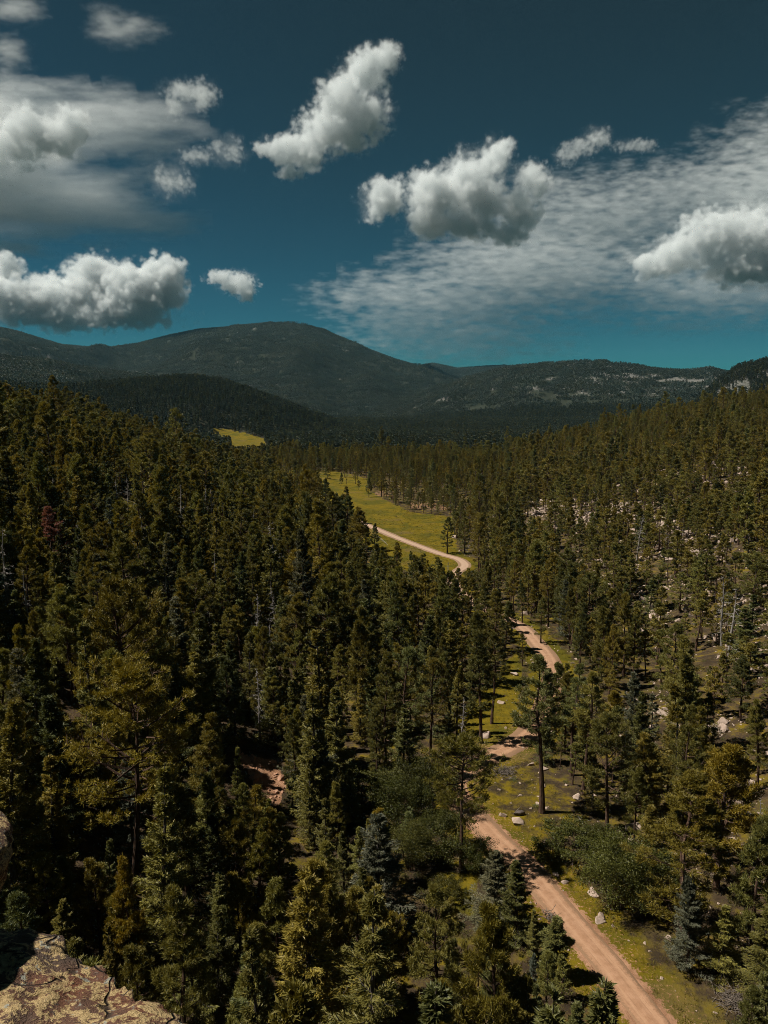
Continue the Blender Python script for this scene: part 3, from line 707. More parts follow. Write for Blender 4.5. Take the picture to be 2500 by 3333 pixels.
cr = np.array([PR[k][v] / PH[k][v] for k, v in zip(kind, var)]) * bh * wide
# drop trees that would stand in front of the open sight lines
bx, by, bd = project(TX, TY, TZ)
def blocks():
    tx, ty, td = project(TX, TY, TZ + bh); bad_ = np.zeros(n, bool)
    for (kx, ky, kr), kd in zip(KEEP, KD):
        w = cr / td * F * .9 + kr
        f = np.clip((ky - ty) / np.maximum(by - ty, 1), 0, 1)
        bad_ |= (np.abs(bx + (tx - bx) * (1 - f) - kx) < w * (.25 + .75 * np.minimum(1, f * 1.6))) & (ky > ty - kr) & (ky < by + kr) & (rr < kd)
    return bad_
for shrink in (.66, .62, .6):      # younger, shorter trees stand where a tall one would close the view
    bad_ = blocks(); k_ = np.where(bad_, shrink, 1.0); bh = bh * k_; cr = cr * k_ ** .8; wide = wide * k_ ** -.2
ok = ~blocks() & ~((bh < 5.0) & (rr < 110))
TX, TY, TZ, rr, rd, dr, dl, kind, var, bh, wide = (a[ok] for a in (TX, TY, TZ, rr, rd, dr, dl, kind, var, bh, wide))
n = len(TX); rot = rng.uniform(0, 6.28, n)
print('near trees', n)
px, py, pd = project(TX, TY, TZ + bh * .6)
deadp = (rng.random(n) < np.where(dl > 10, .06, .015)) & (rr < 330) & (rr > 85)
size = bh / pd * ((px > -60) & (px < 2560) & (py < 3400))
TW = {'olive': 'olive', 'yellow': 'yellow-olive', 'dark': 'dark green', 'blue': 'blue-grey'}
single = np.zeros(n, bool)
for kk, lim in ((0, 250), (1, 265)):
    idx = np.nonzero((kind == kk) & ~deadp)[0]; idx = idx[np.argsort(-size[idx])][:lim]; idx = idx[size[idx] > 0]; single[idx] = True
def zone(i):
    if rd[i] < 14: return 'beside the dirt road', 'trees lining the dirt road'
    if dr[i] > 0: return 'on the stony slope above the road', 'trees on the stony slope'
    if dl[i] > -6:
        if rr[i] < 95: return 'on the bank below the ledge', 'trees on the steep bank below the ledge'
        return 'in the forest facing the stony slope', 'trees of the dense bank forest'
    return 'on the valley floor near the road', 'trees on the valley floor'
for i in np.nonzero(single)[0]:
    k = 'fir' if kind[i] else 'pine'; p = PROTO[k][var[i]]
    u = rng.random()
    if kind[i]: tm = 'dark' if u < .48 else ('olive' if u < .90 else 'blue')
    else: tm = 'olive' if u < .58 else ('yellow' if u < .78 else 'dark')
    if rr[i] > 120 and tm == 'yellow' and u < .70: tm = 'olive'
    zt, zg = zone(i); best = (99, '')
    hw = 'short ' if bh[i] < 8.5 else ('lofty ' if bh[i] > 14.5 else '')
    words = p['words'].replace('short ', '').replace('tall ', '')
    for (hx, hy, hl) in HERO:
        d_ = math.hypot(hx - TX[i], hy - TY[i])
        if d_ < 17 and d_ < best[0]: best = (d_, hl)
    if best[1]:
        hl = ' '.join(best[1].replace(',', '').split()[:6]); hl = hl.rsplit(' with', 1)[0] if hl.endswith(' with') else hl
        while hl.split()[-1] in ('the', 'with', 'at', 'of', 'in', 'on', 'and', 'a', 'by', 'to', 'beside', 'behind', 'before', 'left', 'right', 'next', 'over', 'just', 'from', 'below', 'above', 'uphill', 'thick', 'dull', 'long', 'bare', 'its', 'where', 'among', 'between', 'screening', 'far', 'amid', 'near', 'against', 'taller', 'shorter', 'standing', 'hidden', 'dark'): hl = ' '.join(hl.split()[:-1])
        zt = 'close to the ' + hl; zg = 'trees ' + zt
    lab = f"{hw}{words} {TW[tm]} {k} {zt}"
    plant(k, int(var[i]), TX[i], TY[i], TZ[i] - .1, bh[i], rot[i], wide[i], tm, lab, zg, lean=(rng.normal(0, .03), rng.normal(0, .03)))

# ------------------------------------------------------------------ uncountable forest: one object per mass, instances on points
def stuff(name, label, cat, P, scale, rotz, index, protos, normal_tilt=None):
    """one mesh of points carrying scale, turn and kind; geometry nodes set one plant or stone on each"""
    me = bpy.data.meshes.new(name); P = np.asarray(P, np.float32)
    me.vertices.add(len(P)); me.vertices.foreach_set('co', P.ravel())
    sc = np.asarray(scale, np.float32)
    if sc.ndim == 1: sc = np.stack([sc] * 3, 1)
    a = me.attributes.new('sc', 'FLOAT_VECTOR', 'POINT'); a.data.foreach_set('vector', sc.ravel())
    r3 = np.zeros((len(P), 3), np.float32); r3[:, 2] = rotz
    if normal_tilt is not None: r3[:, :2] = normal_tilt
    a = me.attributes.new('rt', 'FLOAT_VECTOR', 'POINT'); a.data.foreach_set('vector', r3.ravel())
    a = me.attributes.new('ix', 'INT', 'POINT'); a.data.foreach_set('value', np.asarray(index, np.int32))
    c = bpy.data.collections.new(name + '_kinds')
    for k, m in enumerate(protos):
        o = bpy.data.objects.new(f'{name}_{k:02d}', m); c.objects.link(o)
    g = bpy.data.node_groups.new(name, 'GeometryNodeTree'); g.interface.new_socket('Geometry', in_out='INPUT', socket_type='NodeSocketGeometry'); g.interface.new_socket('Geometry', in_out='OUTPUT', socket_type='NodeSocketGeometry')
    N = g.nodes; L = g.links
    gi = N.new('NodeGroupInput'); go = N.new('NodeGroupOutput'); ip = N.new('GeometryNodeInstanceOnPoints'); ci = N.new('GeometryNodeCollectionInfo')
    ci.inputs[0].default_value = c; ci.inputs['Separate Children'].default_value = True; ci.inputs['Reset Children'].default_value = True
    ip.inputs['Pick Instance'].default_value = True
    def na(nm, t):
        x = N.new('GeometryNodeInputNamedAttribute'); x.data_type = t; x.inputs[0].default_value = nm; return x.outputs[0]
    L.new(gi.outputs[0], ip.inputs['Points']); L.new(ci.outputs[0], ip.inputs['Instance']); L.new(na('ix', 'INT'), ip.inputs['Instance Index'])
    L.new(na('rt', 'FLOAT_VECTOR'), ip.inputs['Rotation']); L.new(na('sc', 'FLOAT_VECTOR'), ip.inputs['Scale']); L.new(ip.outputs[0], go.inputs[0])
    o = link(name, me); md = o.modifiers.new('scatter', 'NODES'); md.node_group = g
    tag(o, label, cat, None, 'stuff'); return o

MIDP = []; MIDH = []
def mid(gs, mats, H): MIDP.append(join('mid_tree', gs, mats)); MIDH.append(H)
for i, (H, cb, R, nb, ft) in enumerate([(13, .2, 2.3, 34, .15), (12, .15, 2.5, 36, .5), (13, .32, 2.1, 28, .3), (12, .1, 2.1, 36, 0), (13, .18, 2.0, 32, .0)]):
    mid(make_pine(500 + i, H, cb, R, nb, 6, 16, .44, .10, ft), PM, H)
for i, (H, cb, R, nb) in enumerate([(13, .06, 2.2, 58), (12, .04, 1.8, 54), (11, .04, 2.3, 50)]):
    mid(make_fir(520 + i, H, cb, R, nb, 9, 5, .40, .12), (FIRBARK, FIRBARK, FOL['dark']), H)
for i in np.nonzero(deadp & (size > 0))[0]:
    v_ = int(rng.integers(0, 3)); zt, zg = zone(i)
    plant('snag', v_, TX[i], TY[i], TZ[i] - .1, bh[i] * 1.02, rot[i], 1.0, None, ['bare grey standing snag', 'crooked bare-limbed grey snag', 'slender bare grey snag'][v_] + ' ' + zt, zg.replace('trees', 'dead trees'), lean=(rng.normal(0, .05), rng.normal(0, .05)))
rest = ~single & ~deadp
ri = np.nonzero(rest)[0]
ix = np.where(kind[ri] == 1, 5 + rng.integers(0, 3, len(ri)), rng.integers(0, 5, len(ri)))
s0 = bh[ri] / np.array(MIDH)[ix]
stuff('woodland', 'olive pine and fir woodland covering the valley sides beyond the nearer trees', 'forest', np.column_stack([TX[ri], TY[ri], TZ[ri] - .1]), np.column_stack([s0 * wide[ri], s0 * wide[ri], s0]), rot[ri], ix, MIDP)

# hill and far ridges
def make_low(seed, H, R, m, nb=34):
    rng2 = np.random.default_rng(seed); C = Geo(); T = Geo(); T.tube([[0, 0, -.5], [0, 0, H * .9]], [.2, .05], 4)
    n = nb * 5; t = rng2.random(n) ** .8; a = rng2.uniform(0, 6.28, n); r = R * (1 - t) ** .75 * rng2.uniform(.5, 1.05, n) + .1
    bs = np.column_stack([np.cos(a) * r * .5, np.sin(a) * r * .5, H * (.1 + .88 * t)]); d = unit(np.column_stack([np.cos(a), np.sin(a), rng2.normal(.15, .35, n)]))
    C.blades(bs, d, 1.5, .85, rng2); return join('low_tree', (T, C), (BARK, m))
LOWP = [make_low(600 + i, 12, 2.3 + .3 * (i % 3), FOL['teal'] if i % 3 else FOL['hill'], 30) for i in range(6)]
HX, HY = scatter(6.0, 770, 2350, 33.)
kp = rng.random(len(HX)) < (.60 + .5 * fbm(HX / 60, HY / 60, 93, 3)); 
kp &= ~points_in(FARMEADOW, HX, HY); kp &= ~((np.arctan2(HX, HY) > .36) & (np.hypot(HX, HY) > 1300) & (fbm(HX / 22, HY / 22, 95, 3) > .52)); HX, HY = HX[kp], HY[kp]; HZ = height(HX, HY)
# keep the far meadow in view
fx, fy, fd = project(HX, HY, HZ + 11); bx_, by_, _ = project(HX, HY, HZ)
bad = np.zeros(len(HX), bool)
for (kx, ky, kr), kd in zip(KEEP, KD):
    if kd > 700: bad |= (np.abs(fx - kx) < 30) & (fy < ky + 4) & (by_ > ky - 8) & (np.hypot(HX, HY) < kd)
HX, HY, HZ = HX[~bad], HY[~bad], HZ[~bad]; print('hill trees', len(HX))
sc = rng.uniform(.75, 1.25, len(HX))
stuff('hillside_forest', 'dark green conifer forest covering the rounded hill behind the valley', 'forest', np.column_stack([HX, HY, HZ]), np.column_stack([sc * rng.uniform(.9, 1.3, len(HX)), sc * 1.1, sc]), rng.uniform(0, 6.28, len(HX)), rng.integers(0, 6, len(HX)), LOWP)
def make_clump(seed, m, size=38, nt=22):
    rng2 = np.random.default_rng(seed); gs = Geo()
    for k in range(nt):
        x, y = rng2.uniform(-size / 2, size / 2, 2); H = rng2.uniform(8, 14); R = rng2.uniform(2.2, 3.4)
        n = 22; t = rng2.random(n) ** .8; a = rng2.uniform(0, 6.28, n); r = R * (1 - t) ** .7
        bs = np.column_stack([x + np.cos(a) * r * .4, y + np.sin(a) * r * .4, H * (.05 + .9 * t)]); d = unit(np.column_stack([np.cos(a), np.sin(a), rng2.normal(.25, .4, n)])); gs.blades(bs, d, 2.8, 1.9, rng2)
    return join('forest_patch', (gs,), (m,))
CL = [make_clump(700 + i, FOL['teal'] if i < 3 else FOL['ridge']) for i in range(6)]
FX, FY = scatter(33., 2300, 8800, 32.)
FZ = height(FX, FY); ex = 12.
gx = (height(FX + ex, FY) - height(FX - ex, FY)) / (2 * ex); gy = (height(FX, FY + ex) - height(FX, FY - ex)) / (2 * ex)
frr = np.hypot(FX, FY); faz = np.arctan2(FX, FY)
bare = bareness(FX, FY, frr, faz)
kp = rng.random(len(FX)) > sstep(.1, .55, bare) * .75
tilt = np.clip(np.column_stack([np.arctan(gy), -np.arctan(gx)])[kp], -.45, .45)
FX, FY, FZ = FX[kp], FY[kp], FZ[kp]; print('far patches', len(FX))
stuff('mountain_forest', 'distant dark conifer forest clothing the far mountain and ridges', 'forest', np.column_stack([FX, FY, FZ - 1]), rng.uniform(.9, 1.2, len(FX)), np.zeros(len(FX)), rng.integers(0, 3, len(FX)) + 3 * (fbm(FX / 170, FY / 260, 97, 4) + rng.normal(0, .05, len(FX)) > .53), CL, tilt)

# ------------------------------------------------------------------ undergrowth, grass, stones
def grass_mesh(seed, m, n=26, h=.38, spread=.28, w=.035):
    r2 = np.random.default_rng(seed); g = Geo(); bs = np.column_stack([r2.normal(0, spread, (n, 2)), np.full(n, -.02)])
    g.blades(bs, unit(np.column_stack([r2.normal(0, .45, (n, 2)), np.ones(n)])), h * r2.uniform(.5, 1.2, n), w, r2); return g.mesh('grass_tuft', m)
GRASS = foliage('dry_grass', (.095, .085, .010), (.20, .15, .020), .3, .3)
SCRUB = foliage('scrub_leaves', (.085, .078, .020), (.17, .145, .045), .3, .35)
GREYSCRUB = foliage('grey_twigs', (.14, .12, .10), (.26, .22, .19), .1, .3)
def scrub_mesh(seed, m, n=800, ls=.11):
    r2 = np.random.default_rng(seed); g = Geo(); v = unit(r2.normal(0, 1, (n, 3))); v[:, 2] = np.abs(v[:, 2])
    p = v * r2.uniform(.45, 1, (n, 1)) * np.array([1, 1, .75]) * (1 + .3 * np.sin(v[:, :1] * 5 + seed)); g.blades(p, unit(v * .6 + r2.normal(0, .7, (n, 3))), ls * r2.uniform(.7, 1.4, n), ls * .5, r2); return g.mesh('scrub', m)
GX, GY = scatter(1.25, 50, 420, 30.)
gin = np.zeros(len(GX), bool)
for p in (MEADOW, VERGE, GLADE, GLADE2): gin |= points_in(p, GX, GY)
rdg = road_dist(GX, GY); gin |= (rdg < 8); gin &= rdg > 2.5; gin &= rng.random(len(GX)) < np.interp(np.hypot(GX, GY), [60, 150, 400], [.9, .6, .35])
GX, GY = GX[gin], GY[gin]; n = len(GX); print('grass', n)
stuff('grass', 'dry olive grass tufts on the verge, glades and meadow', 'grass', np.column_stack([GX, GY, height(GX, GY)]), rng.uniform(.6, 1.5, n), rng.uniform(0, 6.28, n), rng.integers(0, 3, n), [grass_mesh(800 + i, GRASS) for i in range(3)])
UX, UY = scatter(3.1, 42, 520, 31.)
rdu = road_dist(UX, UY); dru = UX - np.interp(UY, YF, XR); ku = (rdu > 4.5) & (rng.random(len(UX)) < np.where(dru > 0, .60, .46))
for p in (MEADOW,): ku &= ~(points_in(p, UX, UY) & (rng.random(len(UX)) < .97))
for p in (VERGE, GLADE, GLADE2): ku &= ~(points_in(p, UX, UY) & (rng.random(len(UX)) < .85))
UX, UY = UX[ku], UY[ku]; n = len(UX); print('scrub', n)
stuff('undergrowth', 'low scrub and seedlings between the trees', 'undergrowth', np.column_stack([UX, UY, height(UX, UY) - .05]), np.exp(rng.normal(-.45, .42, n)), rng.uniform(0, 6.28, n), rng.choice(4, n, p=[.4, .3, .2, .1]), [scrub_mesh(820, SCRUB), scrub_mesh(821, FOL['dark']), scrub_mesh(822, FOL['oak']), scrub_mesh(823, GREYSCRUB, 500, .16)])

def rock_material(name, c1, c2, c3):
    m, nt, b = mat(name); q = NB(nt); tc = q.n('ShaderNodeTexCoord'); oi = q.n('ShaderNodeObjectInfo')
    n1 = q.noise(tc.outputs['Object'], 1.6, 5, .65); n2 = q.noise(tc.outputs['Object'], 7, 4, .7)
    c = q.mix(q.ramp(n1, .35, .65), c1, c2); c = q.mix(q.ramp(n2, .55, .75, 0, .7), c, c3)
    c = q.mix(q.math('MULTIPLY', oi.outputs['Random'], .35), c, (.16, .11, .085))
    q.put(b.inputs['Base Color'], c); q.put(b.inputs['Normal'], q.bump(n2, .5, .08)); return m
PALE = rock_material('pale_granite', (.30, .225, .175), (.46, .365, .30), (.17, .12, .09))
REDROCK = rock_material('red_rock', (.30, .15, .085), (.44, .25, .16), (.16, .075, .045))
def rock_mesh(seed, m, npts=16, squash=.7):
    import bmesh
    r2 = np.random.default_rng(seed); bm = bmesh.new()
    for v in unit(r2.normal(0, 1, (npts, 3))) * r2.uniform(.7, 1.05, (npts, 1)) * np.array([1, r2.uniform(.6, .95), squash]): bm.verts.new(v)
    res = bmesh.ops.convex_hull(bm, input=bm.verts)
    bmesh.ops.delete(bm, geom=[v for v in bm.verts if not v.link_faces], context='VERTS')
    bmesh.ops.recalc_face_normals(bm, faces=bm.faces)
    bmesh.ops.bevel(bm, geom=list(bm.edges), offset=.05, segments=1, affect='EDGES')
    me = bpy.data.meshes.new('boulder'); bm.to_mesh(me); bm.free(); me.materials.append(m); return me
RM = [rock_mesh(900 + i, PALE, 12 + i, .55 + .06 * i) for i in range(6)]; RR = [rock_mesh(930 + i, REDROCK, 13 + i, .6) for i in range(4)]
SX, SY = scatter(1.25, 46, 420, 30.)
drs = SX - np.interp(SY, YF, XR); rds = road_dist(SX, SY); pat = fbm(SX / 11, SY / 11, 123, 3)
ks = (rds > 1.75) & ~points_in(MEADOW, SX, SY) & (rng.random(len(SX)) < np.where(points_in(VERGE, SX, SY), .30, np.where((rds < 4.5) & (SY < 260), .42, np.where(drs > 3, (.06 + .94 * sstep(.47, .57, pat)), np.where((drs > -20) & (SY < 170), .40 * sstep(.42, .6, pat) + .06, np.where(rds < 9, .08, .006))))))
SX, SY = SX[ks], SY[ks]; n = len(SX); print('stones', n)
ss = np.exp(rng.normal(-1.6, .62, n)) * np.interp(np.hypot(SX, SY), [60, 160, 400], [.72, 1.2, 2.3]) * np.where(road_dist(SX, SY) < 4.5, .8, 1.08)
big = np.argsort(-ss / np.hypot(SX, SY) * (np.abs(SX) < SY * .5))[:240]
msk = np.ones(n, bool); msk[big] = False
stuff('scattered_stones', 'pale loose stones strewn over the slope and verge', 'stones', np.column_stack([SX, SY, height(SX, SY) + ss * .1])[msk], ss[msk], rng.uniform(0, 6.28, n)[msk], rng.integers(0, 6, n)[msk], RM)
SIZEW = ['flat', 'wedge-shaped', 'angular', 'blocky', 'lumpy', 'upright']
for i in big:
    o = link('boulder', RM[int(i) % 6], None, (SX[i], SY[i], gz(SX[i], SY[i]) + ss[i] * .12)); o.scale = (ss[i] * 1.35,) * 3; o.rotation_euler = (rng.normal(0, .2), rng.normal(0, .2), rng.uniform(0, 6.28))
    zt = 'beside the dirt road' if rds[ks][i] < 8 else ('on the clearing floor near the road' if drs[ks][i] < 3 else 'on the wooded stony slope')
    sw = 'big' if ss[i] > .75 else ('small' if ss[i] < .36 else 'mid-sized')
    tag(o, f"{sw} {SIZEW[int(i) % 6]} pale boulder {zt}", 'boulder', 'pale boulders ' + zt)
def hero_rock(pb, size, me, label, zs=1.0):
    x, y, z = ground_hit(*pb); o = link('boulder', me, None, (x, y, z + size * .2)); o.scale = (size, size, size * zs); o.rotation_euler = (0, 0, rng.uniform(0, 6.28)); tag(o, label, 'boulder')
hero_rock((1958, 2990), .85, RM[3], 'large pale boulder alone on the grassy verge right of the road')
hero_rock((1838, 2875), .6, RM[2], 'white boulder on the verge beside the oak thicket')
hero_rock((1690, 2655), 1.3, rock_mesh(950, rock_material('dark_rock', (.07, .06, .055), (.14, .12, .11), (.2, .18, .16)), 15, .6), 'dark grey boulder in the shade of the tall dark pine')
hero_rock((2065, 2700), 1.9, RM[4], 'huge sunlit boulder half hidden behind the oak thicket', .7)
hero_rock((1635, 2660), .8, RM[1], 'pale flat boulder beside the dark grey one')
hero_rock((1880, 2600), .9, RM[5], 'pale upright boulder under the slim pines')
for c_, (cx_, cy_) in enumerate([(1865, 1600), (1950, 1572), (2180, 1700), (2215, 1745), (2400, 1725), (2455, 1835), (2300, 2085), (2425, 2000), (2015, 2285), (2110, 2335), (2465, 2480), (2445, 2610), (2330, 1930), (2060, 1870), (1990, 1700), (2240, 1590)]):
    x0, y0, z0 = ground_hit(cx_, cy_)
    for j in range(6):
        s_ = float(np.exp(rng.normal(.0, .4))) * np.interp(y0, [80, 200, 350], [.8, 1.15, 1.5]); x_ = x0 + rng.normal(0, 2.2); y_ = y0 + rng.normal(0, 2.2)
        o = link('boulder', RM[(j + c_) % 6], None, (x_, y_, gz(x_, y_) + s_ * .05)); o.scale = (s_, s_, s_ * rng.uniform(.6, 1.0)); o.rotation_euler = (rng.normal(0, .25), rng.normal(0, .25), rng.uniform(0, 6.28))
        tag(o, ('massive' if s_ > 1.4 else ('large' if s_ > .9 else 'modest')) + f" {SIZEW[(j + c_) % 6]} pale boulder clustered in an outcrop on the stony slope", 'boulder', 'outcrop boulders on the stony slope')
# red dirt gully: broken red rock on the bank
gx0, gy0, gz0 = ground_hit(860, 2540)
cntr = np.array(GULLY)
k = 0
while k < 70:
    x = rng.uniform(cntr[:, 0].min(), cntr[:, 0].max()); y = rng.uniform(cntr[:, 1].min(), cntr[:, 1].max())
    if not points_in(GULLY, np.array([x]), np.array([y]))[0]: continue
    s_ = float(np.exp(rng.normal(-1.15, .5))); o = link('red_rock', RR[k % 4], None, (x, y, gz(x, y) + s_ * .1)); o.scale = (s_ * 1.2, s_, s_); o.rotation_euler = (rng.normal(0, .3), rng.normal(0, .3), rng.uniform(0, 6.28))
    tag(o, ('large' if s_ > .45 else 'small') + ' broken red-orange rock in the eroded gully among firs', 'rock', 'red rocks in the eroded gully'); k += 1

# ------------------------------------------------------------------ fallen timber
def log(pa, pb, r, label):
    a = np.array(ground_hit(*pa)); b = np.array(ground_hit(*pb)); 
    s_ = np.linspace(0, 1, 6)[:, None]; pts = a + (b - a) * s_; pts[:, 2] = np.maximum(height(pts[:, 0], pts[:, 1]) + r * .7, pts[:, 2] + r * .7)
    o0 = pts[0].copy(); g = Geo(); g.tube(pts - o0, r * (1.1 - .6 * s_[:, 0]), 7)
    e = link('fallen_log', None, None, o0); tag(e, label, 'log'); link('trunk', g.mesh('fallen_trunk', GREYBARK), e)
    g2 = Geo()
    for j in range(7):
        f = rng.uniform(.25, .95); p = (pts[0] + (pts[-1] - pts[0]) * f) - o0; d = unit(rng.normal(0, 1, 3) + np.array([0, 0, .8])); g2.tube(np.array([p, p + d * .5, p + d * rng.uniform(.7, 1.4)]), [.04, .03, .012], 4)
    o = link('branch_stubs', g2.mesh('stubs', GREYBARK), e); o['kind'] = 'stuff'
log((892, 2950), (930, 3040), .16, 'pale fallen trunk lying downhill among the firs below the ledge')
log((1230, 1745), (1262, 1775), .14, 'grey fallen trunk near the pale road by the meadow')
log((620, 1745), (640, 1770), .2, 'grey fallen trunk in the bank forest gap')
log((1880, 2660), (1905, 2700), .12, 'thin grey log on the rocky clearing')
log((2010, 2270), (2110, 2290), .2, 'long pale log on the stony slope')
STICK = bark('dry_sticks', (.06, .048, .038), (.17, .14, .115), 6)
def brush(pc, R, n, label):
    x, y, z = ground_hit(*pc); e = link('brush_pile', None, None, (x, y, z)); tag(e, label, 'brush pile'); g = Geo()
    for j in range(n):
        a = rng.uniform(0, 6.28); c = np.array([rng.normal(0, R * .35), rng.normal(0, R * .35), abs(rng.normal(.25, .22))]); L = rng.uniform(.5, 1.5) * R * .6; d = unit(np.array([math.cos(a), math.sin(a), rng.normal(.1, .25)]))
        g.tube(np.array([c - d * L * .5, c + rng.normal(0, .05, 3), c + d * L * .5]), [.035, .03, .012], 4)
    o = link('sticks', g.mesh('sticks', STICK), e); o['kind'] = 'stuff'
brush((1640, 2520), 2.4, 160, 'grey brush pile beside the road bend')
brush((2400, 3270), 2.6, 200, 'tangled grey brush pile at the edge of the verge')
brush((1790, 2990), 1.4, 50, 'scatter of bare grey branches at the left edge of the straight road')

# ------------------------------------------------------------------ lookout ledge
def lichen_material():
    m, nt, b = mat('lichen_rock'); q = NB(nt); geo = q.n('ShaderNodeNewGeometry'); P = geo.outputs['Position']
    mp = q.n('ShaderNodeMapping'); mp.inputs['Scale'].default_value = (.7, 1.0, 1.6); nt.links.new(P, mp.inputs[0]); V = mp.outputs[0]
    a = q.noise(V, 13, 6, .62, .4); c_ = q.noise(V, 60, 5, .65, .3); d_ = q.noise(V, 3.2, 4, .6); e_ = q.noise(V, 130, 3, .7)
    rock = q.mix(q.ramp(d_, .35, .65), (.135, .055, .030), (.085, .058, .044))
    rock = q.mix(q.ramp(e_, .5, .7, 0, .6), rock, (.055, .045, .04))
    lich = q.mix(q.ramp(e_, .3, .7), (.27, .19, .088), (.43, .32, .165))
    grey = q.mix(q.ramp(e_, .3, .7), (.19, .20, .17), (.30, .31, .27))
    s_ = q.math('ADD', q.math('MULTIPLY', a, .55), q.math('MULTIPLY', c_, .45))
    c = q.mix(q.ramp(s_, .485, .525), rock, lich)
    c = q.mix(q.ramp(q.noise(V, 22, 5, .6, .5), .61, .65, 0, .8), c, grey)
    c = q.mix(q.ramp(q.noise(V, 36, 4, .6, .5), .62, .66, 0, .9), c, (.05, .04, .035))
    wv = q.n('ShaderNodeVectorMath', operation='ADD'); nn = q.n('ShaderNodeTexNoise'); nn.inputs['Scale'].default_value = 5; nt.links.new(V, nn.inputs['Vector']); sc_ = q.n('ShaderNodeVectorMath', operation='SCALE'); sc_.inputs['Scale'].default_value = .22; nt.links.new(nn.outputs['Color'], sc_.inputs[0]); nt.links.new(V, wv.inputs[0]); nt.links.new(sc_.outputs[0], wv.inputs[1])
    vo = q.n('ShaderNodeTexVoronoi', feature='DISTANCE_TO_EDGE'); nt.links.new(wv.outputs[0], vo.inputs['Vector']); vo.inputs['Scale'].default_value = 4.5
    crack = q.ramp(vo.outputs['Distance'], .0, .022, 1, 0); c = q.mix(crack, c, (.045, .03, .022)); s_ = q.math('SUBTRACT', s_, q.math('MULTIPLY', crack, .5))
    q.put(b.inputs['Base Color'], c); q.put(b.inputs['Normal'], q.bump(q.math('ADD', s_, q.math('MULTIPLY', e_, .35)), .9, .03)); return m
LICH = lichen_material()
LEDGE_Z = 58.4
def on_plane(px, py, z): v = ray(px, py); t = (z - CAMZ) / v[2]; return np.array([v[0] * t, v[1] * t])
def build_ledge():
    e = [on_plane(*p, LEDGE_Z) for p in [(-500, 2990), (-150, 3002), (0, 3022), (90, 3034), (165, 3055), (205, 3085), (262, 3118), (340, 3170), (370, 3205), (425, 3262), (500, 3288), (560, 3320), (640, 3352), (760, 3420), (830, 3560), (900, 3900)]]
    poly = [tuple(p) for p in e] + [(.1, -1.5), (-.3, -4), (-6, -4), (-6, .5), (-3.2, 1.7)]
    A = np.array(poly); B = np.roll(A, -1, 0)
    gx_ = np.concatenate([np.arange(-8, -1.9, .25), np.arange(-1.9, .3, .0125), np.arange(.3, 3.5, .25)]); gy_ = np.concatenate([np.arange(-6, .7, .25), np.arange(.7, 2.9, .0125), np.arange(2.9, 5.5, .25)])
    X, Y = np.meshgrid(gx_, gy_); p = np.stack([X, Y], -1).reshape(-1, 1, 2)
    ab = (B - A)[None]; t = np.clip(((p - A[None]) * ab).sum(-1) / (ab ** 2).sum(-1), 0, 1); dist = np.linalg.norm(p - (A[None] + ab * t[..., None]), axis=-1).min(1)
    ins = points_in(poly, X.ravel(), Y.ravel()); sd = np.where(ins, -dist, dist) - .02; x, y = X.ravel(), Y.ravel()
    sd = sd + (fbm(x * 9, y * 9, 201, 4) - .5) * .07 + (fbm(x * 30, y * 30, 207, 3) - .5) * .025
    z = LEDGE_Z + (fbm(x * 2.2, y * 2.2, 202, 4) - .5) * .10 + (fbm(x * 14, y * 14, 203, 4) - .5) * .028 + (ridged(x * 6, y * 10, 204, 3) - .5) * .03
    st = fbm(x * 1.7 + 5, y * 3.5, 205, 3); z = z + np.floor(st * 7) * .016        # weathered bedding steps
    z = z - .05 * sstep(-.22, 0, sd) ** 2 - np.where(sd > 0, sd * 9 - .0, 0) * (1 + .4 * (fbm(x * 5, y * 5, 206, 3) - .5))
    z = np.maximum(z, 41)
    nx, ny = len(gx_), len(gy_); i = np.arange(ny - 1)[:, None] * nx; j = np.arange(nx - 1)[None]
    Q = np.stack([i + j, i + j + 1, i + nx + j + 1, i + nx + j], -1).reshape(-1, 4)
    o = link('rock_ledge', mesh_from('rock_ledge', np.column_stack([x, y, z]), Q, [LICH], smooth=True)); tag(o, 'flat lichen-covered rock ledge at the lookout with sunlit yellow patches', 'rock')
build_ledge()
def lumpy(name, c, r, label, seed, amp=.25, tail=None):
    import bmesh
    bm = bmesh.new(); bmesh.ops.create_icosphere(bm, subdivisions=5, radius=1); V = np.array([v.co[:] for v in bm.verts]); Fc = np.array([[v.index for v in f.verts] for f in bm.faces]); bm.free()
    d = 1 + amp * (fbm(V[:, 0] * 1.6 + V[:, 2] * 1.1 + 9, V[:, 1] * 1.6 - V[:, 2] * .9, seed, 5) - .5) + .10 * (fbm(V[:, 0] * 7 + V[:, 2] * 5, V[:, 1] * 7 + V[:, 2] * 4, seed + 3, 4) - .5)
    V = V * d[:, None] * np.array(r)
    if tail is not None:
        w = np.clip(-V[:, 2] / r[2], 0, 1)[:, None] ** 5; V = V + w * np.array(tail)
    o = link(name, mesh_from(name, V, Fc, [LICH], smooth=True), None, c); tag(o, label, 'rock'); return o
lumpy('rock_outcrop', (-3.17, 4.25, 57.24), (.88, .80, .27), 'rounded mottled rock outcrop jutting in past the ledge', 221, .3, (-2.6, -1.5, -12.0))
lumpy('rock_block', (-1.72, 1.98, 58.62), (.42, .40, .55), 'upright rock block on the ledge casting shade across it', 231, .4)

